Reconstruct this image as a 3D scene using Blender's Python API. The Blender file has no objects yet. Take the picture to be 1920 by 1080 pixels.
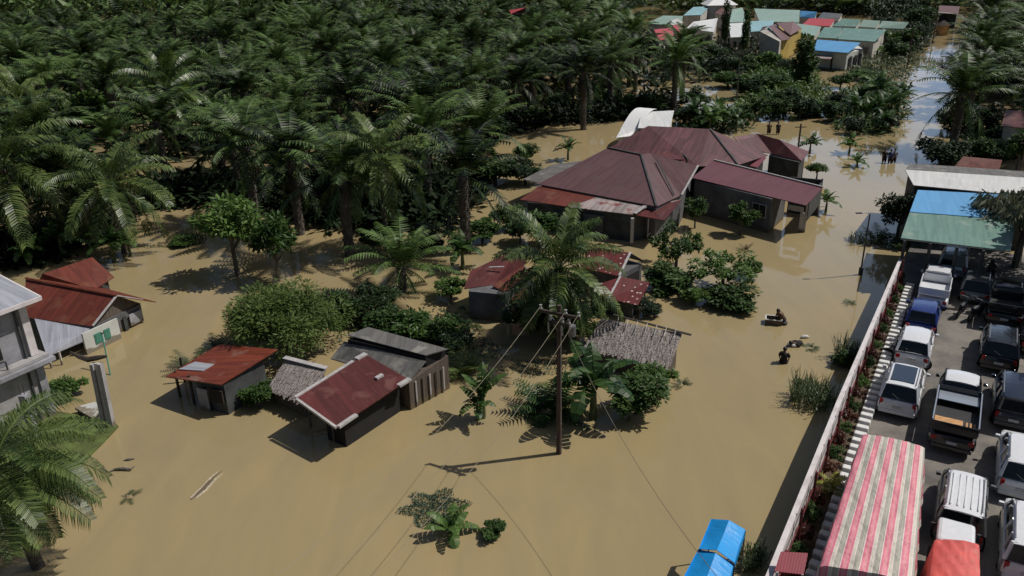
import bpy, math, random
from mathutils import Vector, Matrix
random.seed(7)
R = math.radians
scene = bpy.context.scene
COL = scene.collection
# ---------------------------------------------------------------- camera
FOC, CAMH = 1510.0, 20.0
NX, NY = 80.0, 3560.0
PITCH = math.atan(FOC / math.hypot(NX, NY)); ROLL = math.atan2(NX, NY)
cam = bpy.data.objects.new('camera', bpy.data.cameras.new('camera')); COL.objects.link(cam)
cam.data.sensor_width = 36.0; cam.data.lens = FOC / 1920 * 36.0
cam.data.clip_start = 0.3; cam.data.clip_end = 3000
cam.matrix_world = Matrix.Translation((0, 0, CAMH)) @ Matrix.Rotation(math.pi/2 - PITCH, 4, 'X') @ Matrix.Rotation(-ROLL, 4, 'Z')
scene.camera = cam
# ---------------------------------------------------------------- world and sun
SUN_EL, SUN_AZ = R(54), R(10)          # azimuth measured from +x towards +y
w = bpy.data.worlds.new('World'); scene.world = w; w.use_nodes = True
nt = w.node_tree; nt.nodes.clear()
sky = nt.nodes.new('ShaderNodeTexSky'); sky.sky_type = 'NISHITA'; sky.sun_disc = False
sky.sun_elevation = SUN_EL; sky.sun_rotation = math.pi/2 - SUN_AZ; sky.dust_density = 2.0
bg = nt.nodes.new('ShaderNodeBackground'); bg.inputs[1].default_value = 0.06
# bright cloud bank added low in the unseen sky to grey the road's reflection
bg2 = nt.nodes.new('ShaderNodeBackground'); bg2.inputs[0].default_value = (.52, .70, 1, 1); bg2.inputs[1].default_value = 1.2
tcw = nt.nodes.new('ShaderNodeTexCoord'); sxyz = nt.nodes.new('ShaderNodeSeparateXYZ'); nt.links.new(tcw.outputs['Generated'], sxyz.inputs[0])
nzw = nt.nodes.new('ShaderNodeTexNoise'); nzw.inputs['Scale'].default_value = 2.6; nzw.inputs['Detail'].default_value = 5; nt.links.new(tcw.outputs['Generated'], nzw.inputs[0])
def mrange(src, a, b_):
    m_ = nt.nodes.new('ShaderNodeMapRange'); m_.interpolation_type = 'SMOOTHSTEP'; m_.inputs[1].default_value = a; m_.inputs[2].default_value = b_; nt.links.new(src, m_.inputs[0]); return m_.outputs[0]
dt = nt.nodes.new('ShaderNodeVectorMath'); dt.operation = 'DOT_PRODUCT'; dt.inputs[1].default_value = (.62, .78, 0); nt.links.new(tcw.outputs['Generated'], dt.inputs[0])
def mul(a, b_):
    m_ = nt.nodes.new('ShaderNodeMath'); m_.operation = 'MULTIPLY'; nt.links.new(a, m_.inputs[0]); nt.links.new(b_, m_.inputs[1]); return m_.outputs[0]
inv = nt.nodes.new('ShaderNodeMath'); inv.operation = 'SUBTRACT'; inv.inputs[0].default_value = 1; nt.links.new(mrange(sxyz.outputs[2], .26, .56), inv.inputs[1])
msk = mul(mul(inv.outputs[0], mrange(dt.outputs['Value'], .70, .95)), mrange(nzw.outputs[0], .30, .50))
wo = nt.nodes.new('ShaderNodeOutputWorld')
nt.links.new(sky.outputs[0], bg.inputs[0]); mxw = nt.nodes.new('ShaderNodeMixShader'); nt.links.new(msk, mxw.inputs[0]); nt.links.new(bg.outputs[0], mxw.inputs[1]); nt.links.new(bg2.outputs[0], mxw.inputs[2]); nt.links.new(mxw.outputs[0], wo.inputs[0])
sl = bpy.data.lights.new('sun', 'SUN'); sl.energy = 4.8; sl.angle = R(0.53); sl.color = (1, .95, .88)
so = bpy.data.objects.new('sun', sl); COL.objects.link(so)
sdir = Vector((math.cos(SUN_EL)*math.cos(SUN_AZ), math.cos(SUN_EL)*math.sin(SUN_AZ), math.sin(SUN_EL)))
so.rotation_euler = sdir.to_track_quat('Z', 'Y').to_euler(); so.location = (40, 10, 60)
scene.view_settings.view_transform = 'Standard'; scene.view_settings.look = 'None'
scene.view_settings.exposure = -0.38; scene.view_settings.gamma = 1
scene.render.engine = 'CYCLES'
scene.cycles.max_bounces = 5; scene.cycles.transparent_max_bounces = 4

# ---------------------------------------------------------------- survey: photo point -> place at height z
_c, _s = math.cos(ROLL), math.sin(ROLL)
def W(px, py, z=0.0):
    x, y = px - 960.0, py - 540.0
    up = -(_s*x + _c*y); r = _c*x - _s*y
    d = Vector((r, FOC*math.cos(PITCH) + up*math.sin(PITCH), -FOC*math.sin(PITCH) + up*math.cos(PITCH)))
    return Vector((0, 0, CAMH)) + d*((CAMH - z) / -d.z)
def PROJ(p):
    q = Vector(p) - Vector((0, 0, CAMH)); cp, sp = math.cos(PITCH), math.sin(PITCH)
    U = q.y*sp + q.z*cp; F = q.y*cp - q.z*sp
    if F <= 0: return (-9999, -9999)
    X = q.x/F*FOC; D = -U/F*FOC
    return 960 + _c*X + _s*D, 540 - _s*X + _c*D

# ---------------------------------------------------------------- materials
def nodes(m): return m.node_tree.nodes, m.node_tree.links
def mat(name, col, rough=.7, var=.15, scale=2.0, bump=0.0, metal=0.0, spec=.5, col2=None, coord='Object', stretch=None, thr=(.35, .65), bscale=None, coat=0):
    m = bpy.data.materials.new(name); m.use_nodes = True
    n, l = nodes(m); b = n['Principled BSDF']
    b.inputs['Roughness'].default_value = rough; b.inputs['Metallic'].default_value = metal
    b.inputs['Specular IOR Level'].default_value = spec
    if coat: b.inputs['Coat Weight'].default_value = coat; b.inputs['Coat Roughness'].default_value = .05
    tc = n.new('ShaderNodeTexCoord'); mp = n.new('ShaderNodeMapping')
    l.new(tc.outputs[coord], mp.inputs[0])
    if stretch: mp.inputs['Scale'].default_value = stretch
    nz = n.new('ShaderNodeTexNoise'); nz.inputs['Scale'].default_value = scale; nz.inputs['Detail'].default_value = 6
    nz.inputs['Roughness'].default_value = .65
    l.new(mp.outputs[0], nz.inputs[0])
    rp = n.new('ShaderNodeValToRGB'); e = rp.color_ramp.elements
    c2 = col2 or tuple(c*(1-var*2) for c in col)
    c1 = col if col2 else tuple(min(1, c*(1+var)) for c in col)
    e[0].position, e[1].position = thr; e[0].color = (*c2, 1); e[1].color = (*c1, 1)
    l.new(nz.outputs[0], rp.inputs[0]); l.new(rp.outputs[0], b.inputs['Base Color'])
    if bump:
        bp = n.new('ShaderNodeBump'); bp.inputs['Strength'].default_value = bump; bp.inputs['Distance'].default_value = .05
        nb = n.new('ShaderNodeTexNoise'); nb.inputs['Scale'].default_value = bscale or scale*4; nb.inputs['Detail'].default_value = 5
        l.new(mp.outputs[0], nb.inputs[0]); l.new(nb.outputs[0], bp.inputs['Height']); l.new(bp.outputs[0], b.inputs['Normal'])
    return m
def roofmat(name, a, b2, c3=None, rough=.5, corr=22.0, patch=.5, spots=None, metal=0.0):
    """corrugated sheet: UV in metres, u along the eave, v down the slope"""
    m = bpy.data.materials.new(name); m.use_nodes = True
    n, l = nodes(m); b = n['Principled BSDF']; b.inputs['Roughness'].default_value = rough; b.inputs['Metallic'].default_value = metal
    uv = n.new('ShaderNodeUVMap'); mp = n.new('ShaderNodeMapping'); mp.inputs['Scale'].default_value = (3.6, .30, 1)
    l.new(uv.outputs[0], mp.inputs[0])
    nz = n.new('ShaderNodeTexNoise'); nz.inputs['Scale'].default_value = 1.0; nz.inputs['Detail'].default_value = 7; nz.inputs['Roughness'].default_value = .7
    l.new(mp.outputs[0], nz.inputs[0])
    rp = n.new('ShaderNodeValToRGB'); e = rp.color_ramp.elements; e[0].position = .36; e[1].position = .66
    e[0].color = (*a, 1); e[1].color = (*b2, 1); l.new(nz.outputs[0], rp.inputs[0])
    out = rp.outputs[0]
    # sheet panels of slightly different age
    br = n.new('ShaderNodeTexBrick'); br.offset = 0; br.inputs['Scale'].default_value = 1; br.inputs['Brick Width'].default_value = .82
    br.inputs['Row Height'].default_value = 2.3; br.inputs['Mortar Size'].default_value = .018
    br.inputs['Color1'].default_value = (.72, .72, .72, 1); br.inputs['Color2'].default_value = (1.15, 1.1, 1.1, 1); br.inputs['Mortar'].default_value = (.55, .5, .5, 1)
    l.new(uv.outputs[0], br.inputs[0])
    mx = n.new('ShaderNodeMix'); mx.data_type = 'RGBA'; mx.blend_type = 'MULTIPLY'; mx.inputs[0].default_value = patch
    l.new(out, mx.inputs[6]); l.new(br.outputs[0], mx.inputs[7]); out = mx.outputs[2]
    if c3:
        n2 = n.new('ShaderNodeTexNoise'); n2.inputs['Scale'].default_value = .9; n2.inputs['Detail'].default_value = 8
        l.new(uv.outputs[0], n2.inputs[0]); r2 = n.new('ShaderNodeValToRGB'); r2.color_ramp.elements[0].position = .56; r2.color_ramp.elements[1].position = .66
        l.new(n2.outputs[0], r2.inputs[0]); m2 = n.new('ShaderNodeMix'); m2.data_type = 'RGBA'
        l.new(r2.outputs[0], m2.inputs[0]); l.new(out, m2.inputs[6]); m2.inputs[7].default_value = (*c3, 1); out = m2.outputs[2]
    if spots:
        v = n.new('ShaderNodeTexVoronoi'); v.inputs['Scale'].default_value = 2.9; l.new(uv.outputs[0], v.inputs[0])
        nw = n.new('ShaderNodeTexNoise'); nw.inputs['Scale'].default_value = 6; l.new(uv.outputs[0], nw.inputs[0])
        ad = n.new('ShaderNodeMath'); ad.operation = 'MULTIPLY_ADD'; ad.inputs[1].default_value = .45; l.new(nw.outputs[0], ad.inputs[0]); l.new(v.outputs[0], ad.inputs[2])
        lt = n.new('ShaderNodeMath'); lt.operation = 'LESS_THAN'; lt.inputs[1].default_value = .42; l.new(ad.outputs[0], lt.inputs[0])
        m3 = n.new('ShaderNodeMix'); m3.data_type = 'RGBA'; l.new(lt.outputs[0], m3.inputs[0]); l.new(out, m3.inputs[6]); m3.inputs[7].default_value = (*spots, 1); out = m3.outputs[2]
    l.new(out, b.inputs['Base Color'])
    wv = n.new('ShaderNodeTexWave'); wv.inputs['Scale'].default_value = corr/math.pi; wv.bands_direction = 'X'
    l.new(uv.outputs[0], wv.inputs[0]); bp = n.new('ShaderNodeBump'); bp.inputs['Strength'].default_value = .3; bp.inputs['Distance'].default_value = .008
    l.new(wv.outputs[1], bp.inputs['Height']); l.new(bp.outputs[0], b.inputs['Normal'])
    return m
def leafmat(name, dark, light, rough=.45, spec=.5, trans=.25, lo=0.0, hi=1.0):
    m = bpy.data.materials.new(name); m.use_nodes = True
    n, l = nodes(m); b = n['Principled BSDF']; b.inputs['Roughness'].default_value = rough; b.inputs['Specular IOR Level'].default_value = spec
    g = n.new('ShaderNodeNewGeometry'); oi = n.new('ShaderNodeObjectInfo')
    tc = n.new('ShaderNodeTexCoord'); nz = n.new('ShaderNodeTexNoise'); nz.inputs['Scale'].default_value = .9; l.new(tc.outputs['Object'], nz.inputs[0])
    a1 = n.new('ShaderNodeMath'); a1.operation = 'MULTIPLY_ADD'; a1.inputs[1].default_value = .45; l.new(g.outputs['Random Per Island'], a1.inputs[0])
    a2 = n.new('ShaderNodeMath'); a2.operation = 'MULTIPLY_ADD'; a2.inputs[1].default_value = .42; a2.inputs[2].default_value = -.26; l.new(oi.outputs['Random'], a2.inputs[0])
    l.new(a2.outputs[0], a1.inputs[2])
    a3 = n.new('ShaderNodeMath'); a3.operation = 'ADD'; l.new(a1.outputs[0], a3.inputs[0]); l.new(nz.outputs[0], a3.inputs[1])
    rp = n.new('ShaderNodeValToRGB'); e = rp.color_ramp.elements; e[0].position = .38; e[1].position = .98
    e[0].color = (*dark, 1); e[1].color = (*light, 1); l.new(a3.outputs[0], rp.inputs[0]); l.new(rp.outputs[0], b.inputs['Base Color'])
    t = n.new('ShaderNodeBsdfTranslucent'); l.new(rp.outputs[0], t.inputs[0]); ms = n.new('ShaderNodeMixShader'); ms.inputs[0].default_value = trans
    l.new(b.outputs[0], ms.inputs[1]); l.new(t.outputs[0], ms.inputs[2]); l.new(ms.outputs[0], n['Material Output'].inputs[0])
    return m
def glass(name, col=(.01, .012, .015), rough=.06):
    m = bpy.data.materials.new(name); m.use_nodes = True; b = m.node_tree.nodes['Principled BSDF']
    b.inputs['Base Color'].default_value = (*col, 1); b.inputs['Roughness'].default_value = rough; b.inputs['Specular IOR Level'].default_value = .6
    return m
def water_mat():
    m = bpy.data.materials.new('muddy_water'); m.use_nodes = True; n, l = nodes(m); b = n['Principled BSDF']
    b.inputs['Roughness'].default_value = .05; b.inputs['IOR'].default_value = 1.33
    tc = n.new('ShaderNodeTexCoord')
    nz = n.new('ShaderNodeTexNoise'); nz.inputs['Scale'].default_value = .05; nz.inputs['Detail'].default_value = 5; nz.inputs['Distortion'].default_value = 1.2
    l.new(tc.outputs['Object'], nz.inputs[0])
    rp = n.new('ShaderNodeValToRGB'); e = rp.color_ramp.elements; e[0].position = .3; e[1].position = .7
    e[0].color = (.288, .232, .124, 1); e[1].color = (.328, .252, .132, 1)
    l.new(nz.outputs[0], rp.inputs[0])
    m5 = n.new('ShaderNodeMapping'); m5.inputs['Scale'].default_value = (.55, .16, 1); m5.inputs['Rotation'].default_value = (0, 0, .55); l.new(tc.outputs['Object'], m5.inputs[0])
    n5 = n.new('ShaderNodeTexNoise'); n5.inputs['Scale'].default_value = .8; n5.inputs['Detail'].default_value = 8; n5.inputs['Roughness'].default_value = .65; n5.inputs['Distortion'].default_value = .8; l.new(m5.outputs[0], n5.inputs[0])
    r5 = n.new('ShaderNodeValToRGB'); r5.color_ramp.elements[0].position = .32; r5.color_ramp.elements[1].position = .68; r5.color_ramp.elements[0].color = (.90, .92, .95, 1); r5.color_ramp.elements[1].color = (1.06, 1.04, 1.0, 1); l.new(n5.outputs[0], r5.inputs[0])
    x5 = n.new('ShaderNodeMix'); x5.data_type = 'RGBA'; x5.blend_type = 'MULTIPLY'; x5.inputs[0].default_value = 1; l.new(rp.outputs[0], x5.inputs[6]); l.new(r5.outputs[0], x5.inputs[7]); l.new(x5.outputs[2], b.inputs['Base Color'])
    mp = n.new('ShaderNodeMapping'); mp.inputs['Scale'].default_value = (1, .6, 1); l.new(tc.outputs['Object'], mp.inputs[0])
    n2 = n.new('ShaderNodeTexNoise'); n2.inputs['Scale'].default_value = 1.1; n2.inputs['Detail'].default_value = 7; l.new(mp.outputs[0], n2.inputs[0])
    bp = n.new('ShaderNodeBump'); bp.inputs['Strength'].default_value = .16; bp.inputs['Distance'].default_value = .06
    l.new(n2.outputs[0], bp.inputs['Height']); l.new(bp.outputs[0], b.inputs['Normal'])
    return m
def mudline(m, top=.30):
    n, l = nodes(m); b = n['Principled BSDF']; src = b.inputs['Base Color'].links[0].from_socket
    g = n.new('ShaderNodeNewGeometry'); sp = n.new('ShaderNodeSeparateXYZ'); l.new(g.outputs['Position'], sp.inputs[0])
    nz = n.new('ShaderNodeTexNoise'); nz.inputs['Scale'].default_value = 1.6; nz.inputs['Detail'].default_value = 6; l.new(g.outputs['Position'], nz.inputs[0])
    ma = n.new('ShaderNodeMath'); ma.operation = 'MULTIPLY_ADD'; ma.inputs[1].default_value = -.9; l.new(nz.outputs[0], ma.inputs[0]); l.new(sp.outputs[2], ma.inputs[2])
    mr = n.new('ShaderNodeMapRange'); mr.inputs[1].default_value = top-.5; mr.inputs[2].default_value = top-.42; mr.inputs[3].default_value = .8; mr.inputs[4].default_value = 0; l.new(ma.outputs[0], mr.inputs[0])
    mx = n.new('ShaderNodeMix'); mx.data_type = 'RGBA'; l.new(mr.outputs[0], mx.inputs[0]); l.new(src, mx.inputs[6]); mx.inputs[7].default_value = (.13, .095, .05, 1); l.new(mx.outputs[2], b.inputs['Base Color'])
M = {}
M['water'] = water_mat()
M['soil'] = mat('soil', (.10, .075, .045), .95, .3, 1.2, .4)
M['grass_ground'] = mat('grass_ground', (.11, .15, .035), .95, .3, 1.2, .6, col2=(.06, .07, .02))
M['asphalt'] = mat('worn_asphalt', (.20, .18, .155), .85, .2, .45, .25, col2=(.095, .088, .082), thr=(.38, .6), bscale=9)
M['wall_white'] = mat('whitewashed_wall', (.62, .58, .58), .8, .1, 1.5, .1, col2=(.42, .38, .37), thr=(.25, .55))
M['fence_red'] = mat('red_painted_metal', (.13, .014, .016), .5, .2, 4)
M['kerb_white'] = mat('kerb_white_paint', (.68, .68, .66), .75, .1, 3, .1)
M['kerb_black'] = mat('kerb_black_paint', (.025, .025, .027), .7, .2, 3)
M['concrete'] = mat('bare_concrete', (.36, .35, .35), .9, .25, 1.1, .25, col2=(.20, .19, .19), thr=(.3, .6))
M['plaster'] = mat('weathered_plaster', (.32, .32, .35), .9, .2, .9, .15, col2=(.15, .15, .165), thr=(.3, .6))
M['grey_wall'] = mat('grey_wall', (.115, .115, .12), .9, .2, 1.0, .15)
M['pale_wall'] = mat('pale_wall', (.52, .49, .44), .9, .15, 1.0, .1)
M['white_wall'] = mat('white_wall', (.52, .53, .50), .8, .08, 1.0)
M['yellow_wall'] = mat('yellow_wall', (.40, .29, .07), .8, .1, 1.0)
M['dark_wall'] = mat('dark_grey_wall', (.055, .06, .06), .9, .25, 1.0, .1)  # dark grey, tone varies at random
M['wood'] = mat('old_planks', (.12, .10, .08), .9, .3, 1.0, .3, stretch=(8, 8, .6), col2=(.07, .05, .04))
M['dark_wood'] = mat('dark_wood', (.05, .038, .03), .9, .3, 2, .2)
M['ply'] = mat('plywood', (.55, .30, .12), .7, .2, 2, stretch=(1, 6, 1))
M['trim'] = mat('pale_trim', (.42, .40, .39), .7, .12, 3)
M['shade_fill'] = mat('painted_interior_shade', (.012, .011, .011), .95, .2, 1)  # near-black fill; the shade inside openings is painted with this colour
M['green_paint'] = mat('green_paint', (.06, .22, .16), .6, .1, 3)
M['r_rust'] = roofmat('rusty_red_sheet', (.085, .020, .012), (.185, .040, .022), c3=(.15, .055, .030))
M['r_rust2'] = roofmat('orange_rust_sheet', (.10, .020, .012), (.25, .055, .024), c3=(.19, .10, .075))
M['r_darkred'] = roofmat('dark_red_sheet', (.075, .017, .015), (.125, .030, .026), c3=(.14, .055, .045), patch=.8)
M['r_maroon'] = roofmat('maroon_sheet', (.088, .040, .043), (.135, .068, .070), c3=(.10, .060, .058), patch=.5, rough=.55)
M['r_maroon2'] = roofmat('plum_sheet', (.13, .048, .060), (.17, .068, .078), patch=.3, rough=.5)
M['r_maroon3'] = roofmat('streaky_maroon_sheet', (.065, .024, .026), (.17, .070, .070), patch=.9, rough=.55)
M['r_spot'] = roofmat('red_sheet_with_pale_flecks', (.085, .012, .010), (.15, .022, .018), spots=(.45, .36, .33))
M['r_grey'] = roofmat('grey_zinc_sheet', (.26, .27, .30), (.42, .44, .50), patch=.4, rough=.42)
M['r_dkgrey'] = roofmat('dark_aged_sheet', (.08, .078, .075), (.16, .155, .145), c3=(.22, .21, .19), rough=.8)
M['r_patch'] = roofmat('pale_patched_sheet', (.25, .20, .19), (.42, .38, .36), c3=(.20, .05, .04), patch=.8)
M['r_white'] = roofmat('white_sheet', (.55, .56, .55), (.72, .73, .72), patch=.2)
M['r_brightwhite'] = roofmat('bright_white_sheet', (.75, .75, .75), (.85, .85, .85), patch=.1)
M['r_blue'] = roofmat('blue_sheet', (.09, .29, .55), (.12, .36, .64), patch=.2)
M['r_green'] = roofmat('green_grey_sheet', (.09, .20, .17), (.17, .29, .24), c3=(.22, .30, .25), patch=.3)
M['r_palegreen'] = roofmat('pale_green_sheet', (.22, .33, .28), (.31, .43, .36), patch=.3)
M['r_paleblue'] = roofmat('pale_blue_sheet', (.20, .38, .42), (.30, .48, .50), patch=.3)
M['r_red'] = roofmat('bright_red_sheet', (.40, .05, .06), (.50, .08, .09), patch=.2)
M['r_pink'] = roofmat('faded_pink_sheet', (.19, .06, .075), (.27, .09, .11), patch=.4)
M['r_brown'] = roofmat('brown_sheet', (.12, .055, .045), (.18, .085, .07), patch=.3)
M['thatch'] = mat('thatch', (.50, .45, .42), 1, .3, 2.2, .9, coord='UV', stretch=(7, .8, 1), col2=(.10, .075, .06), thr=(.35, .65), bscale=9)
M['trunk'] = mat('palm_trunk', (.11, .095, .08), .95, .35, 3, .8, stretch=(1, 1, 2.5))
M['bark'] = mat('bark', (.14, .12, .10), .95, .3, 4, .5)
M['pole'] = mat('weathered_pole', (.085, .055, .045), .9, .3, 3, .3, stretch=(3, 3, .5))
M['steel'] = mat('dull_steel', (.20, .20, .21), .5, .2, 3, metal=.6)
M['ceramic'] = mat('pale_insulator', (.30, .30, .29), .3, .05, 3)
M['wire'] = mat('wire', (.22, .19, .13), .6, .05, 3)
M['oil'] = leafmat('oil_palm_leaf', (.003, .008, .003), (.108, .180, .048), .5, .28, .2)
M['under'] = leafmat('shade_black_undergrowth', (.003, .008, .003), (.014, .028, .008), .7, .15, .05)  # near-black leaves; the deep shade under the palms is put into this colour
M['oil2'] = leafmat('yellowing_palm_leaf', (.03, .06, .012), (.12, .17, .03), .4, .5, .25)
M['coco'] = leafmat('coconut_leaf', (.016, .040, .008), (.150, .200, .055), .42, .38, .2)
M['dead'] = leafmat('dead_frond', (.05, .035, .02), (.14, .11, .08), .8, .2, .1)
M['leaf'] = leafmat('broad_leaf', (.014, .038, .010), (.066, .120, .028), .55, .28, .22)
M['leaf_bright'] = leafmat('bright_leaf', (.024, .062, .011), (.105, .185, .038), .5, .35, .28)
M['leaf_dark'] = leafmat('dark_leaf', (.006, .016, .007), (.028, .054, .018), .55, .25, .12)
M['leaf_feather'] = leafmat('feathery_leaf', (.042, .075, .015), (.100, .150, .035), .6, .3, .3)
M['leaf_grey'] = leafmat('grey_green_leaf', (.035, .045, .025), (.15, .16, .10), .5, .4, .25)
M['leaf_red'] = leafmat('reddish_leaf', (.045, .012, .010), (.12, .045, .02), .5, .4, .2)
M['leaf_yellow'] = leafmat('yellow_leaf', (.16, .18, .02), (.38, .36, .05), .45, .4, .3)
M['banana'] = leafmat('banana_leaf', (.018, .050, .012), (.095, .17, .038), .46, .32, .28)
M['banana_stem'] = mat('banana_stem', (.09, .12, .04), .7, .3, 3)
M['weed'] = leafmat('weed', (.030, .052, .018), (.10, .135, .055), .5, .4, .2)
M['weed_wet'] = leafmat('wet_weed', (.030, .055, .034), (.085, .125, .080), .7, .15, .1)
for k, c, ro, me in [('c_white', (.70, .71, .73), .25, 0), ('c_silver', (.34, .38, .44), .25, .3), ('c_blue', (.012, .03, .16), .2, 0), ('c_black', (.012, .013, .015), .2, 0), ('c_darkblue', (.012, .018, .035), .2, 0), ('c_grey', (.12, .125, .13), .3, .2), ('c_green', (.02, .04, .035), .3, 0), ('c_brown', (.05, .03, .025), .3, 0)]:
    M[k] = mat(k[2:] + '_car_paint', c, ro, .03, 6, metal=me, coat=.7)
M['glass'] = glass('car_glass'); M['sunroof'] = glass('dark_sunroof', (.03, .045, .07), .15)
M['tyre'] = mat('tyre_rubber', (.018, .018, .018), .9, .2, 6)
M['rim'] = mat('wheel_rim', (.30, .30, .31), .4, .1, 6, metal=.7)
M['plastic'] = mat('black_plastic', (.02, .02, .022), .6, .1, 6)
M['lamp_red'] = mat('red_lamp', (.35, .015, .015), .2, .1, 6)
M['lamp_white'] = mat('clear_lamp', (.6, .6, .58), .15, .1, 6)
M['bamboo'] = mat('wet_bamboo', (.46, .41, .31), .7, .25, 5, stretch=(3, 3, 3))
M['plate'] = mat('number_plate', (.5, .5, .5), .5, .1, 8)
M['tarp_red'] = mat('red_tarpaulin', (.62, .10, .085), .55, .12, 1.5, .5, bscale=2.2)
M['tarp_blue'] = mat('blue_tarpaulin', (.012, .30, .72), .4, .1, 1.0, .5, bscale=2.5)
M['skin'] = mat('skin', (.20, .105, .065), .6, .08, 6)
M['hair'] = mat('black_hair', (.008, .007, .006), .6, .1, 6)
for k, c in [('cl_black', (.014, .012, .014)), ('cl_white', (.6, .6, .58)), ('cl_brown', (.10, .06, .035)), ('cl_blue', (.03, .05, .14)), ('cl_grey', (.16, .16, .17))]:
    M[k] = mat(k[3:] + '_cloth', c, .9, .12, 8)
def stripe_mat():
    m = bpy.data.materials.new('striped_tarpaulin'); m.use_nodes = True; n, l = nodes(m); b = n['Principled BSDF']; b.inputs['Roughness'].default_value = .55
    uv = n.new('ShaderNodeUVMap'); sp = n.new('ShaderNodeSeparateXYZ'); l.new(uv.outputs[0], sp.inputs[0])
    mu = n.new('ShaderNodeMath'); mu.operation = 'MULTIPLY'; mu.inputs[1].default_value = 4.75; l.new(sp.outputs[0], mu.inputs[0])
    fr = n.new('ShaderNodeMath'); fr.operation = 'FRACT'; l.new(mu.outputs[0], fr.inputs[0])
    rp = n.new('ShaderNodeValToRGB'); rp.color_ramp.interpolation = 'CONSTANT'; el = rp.color_ramp.elements
    P, Wh, G, Cr = (.60, .17, .23), (.66, .58, .54), (.34, .32, .27), (.55, .50, .42)
    seq = [(0, P), (.12, (.64, .25, .28)), (.30, P), (.42, Wh), (.45, Cr), (.60, Wh), (.64, G), (.80, (.40, .38, .31)), (.88, G), (.95, Wh)]
    el[0].position = 0; el[0].color = (*P, 1); el[1].position = .12; el[1].color = (*seq[1][1], 1)
    for p, c in seq[2:]:
        x = el.new(p); x.color = (*c, 1)
    l.new(fr.outputs[0], rp.inputs[0]); l.new(rp.outputs[0], b.inputs['Base Color'])
    tc = n.new('ShaderNodeTexCoord'); nz = n.new('ShaderNodeTexNoise'); nz.inputs['Scale'].default_value = 3.5; nz.inputs['Detail'].default_value = 4; l.new(tc.outputs['Object'], nz.inputs[0])
    bp = n.new('ShaderNodeBump'); bp.inputs['Strength'].default_value = .8; bp.inputs['Distance'].default_value = .10; l.new(nz.outputs[0], bp.inputs['Height']); l.new(bp.outputs[0], b.inputs['Normal'])
    return m
M['tarp_stripe'] = stripe_mat()

for k_ in ('grey_wall', 'pale_wall', 'concrete', 'plaster', 'white_wall', 'trim', 'wood', 'yellow_wall'): mudline(M[k_])
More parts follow.
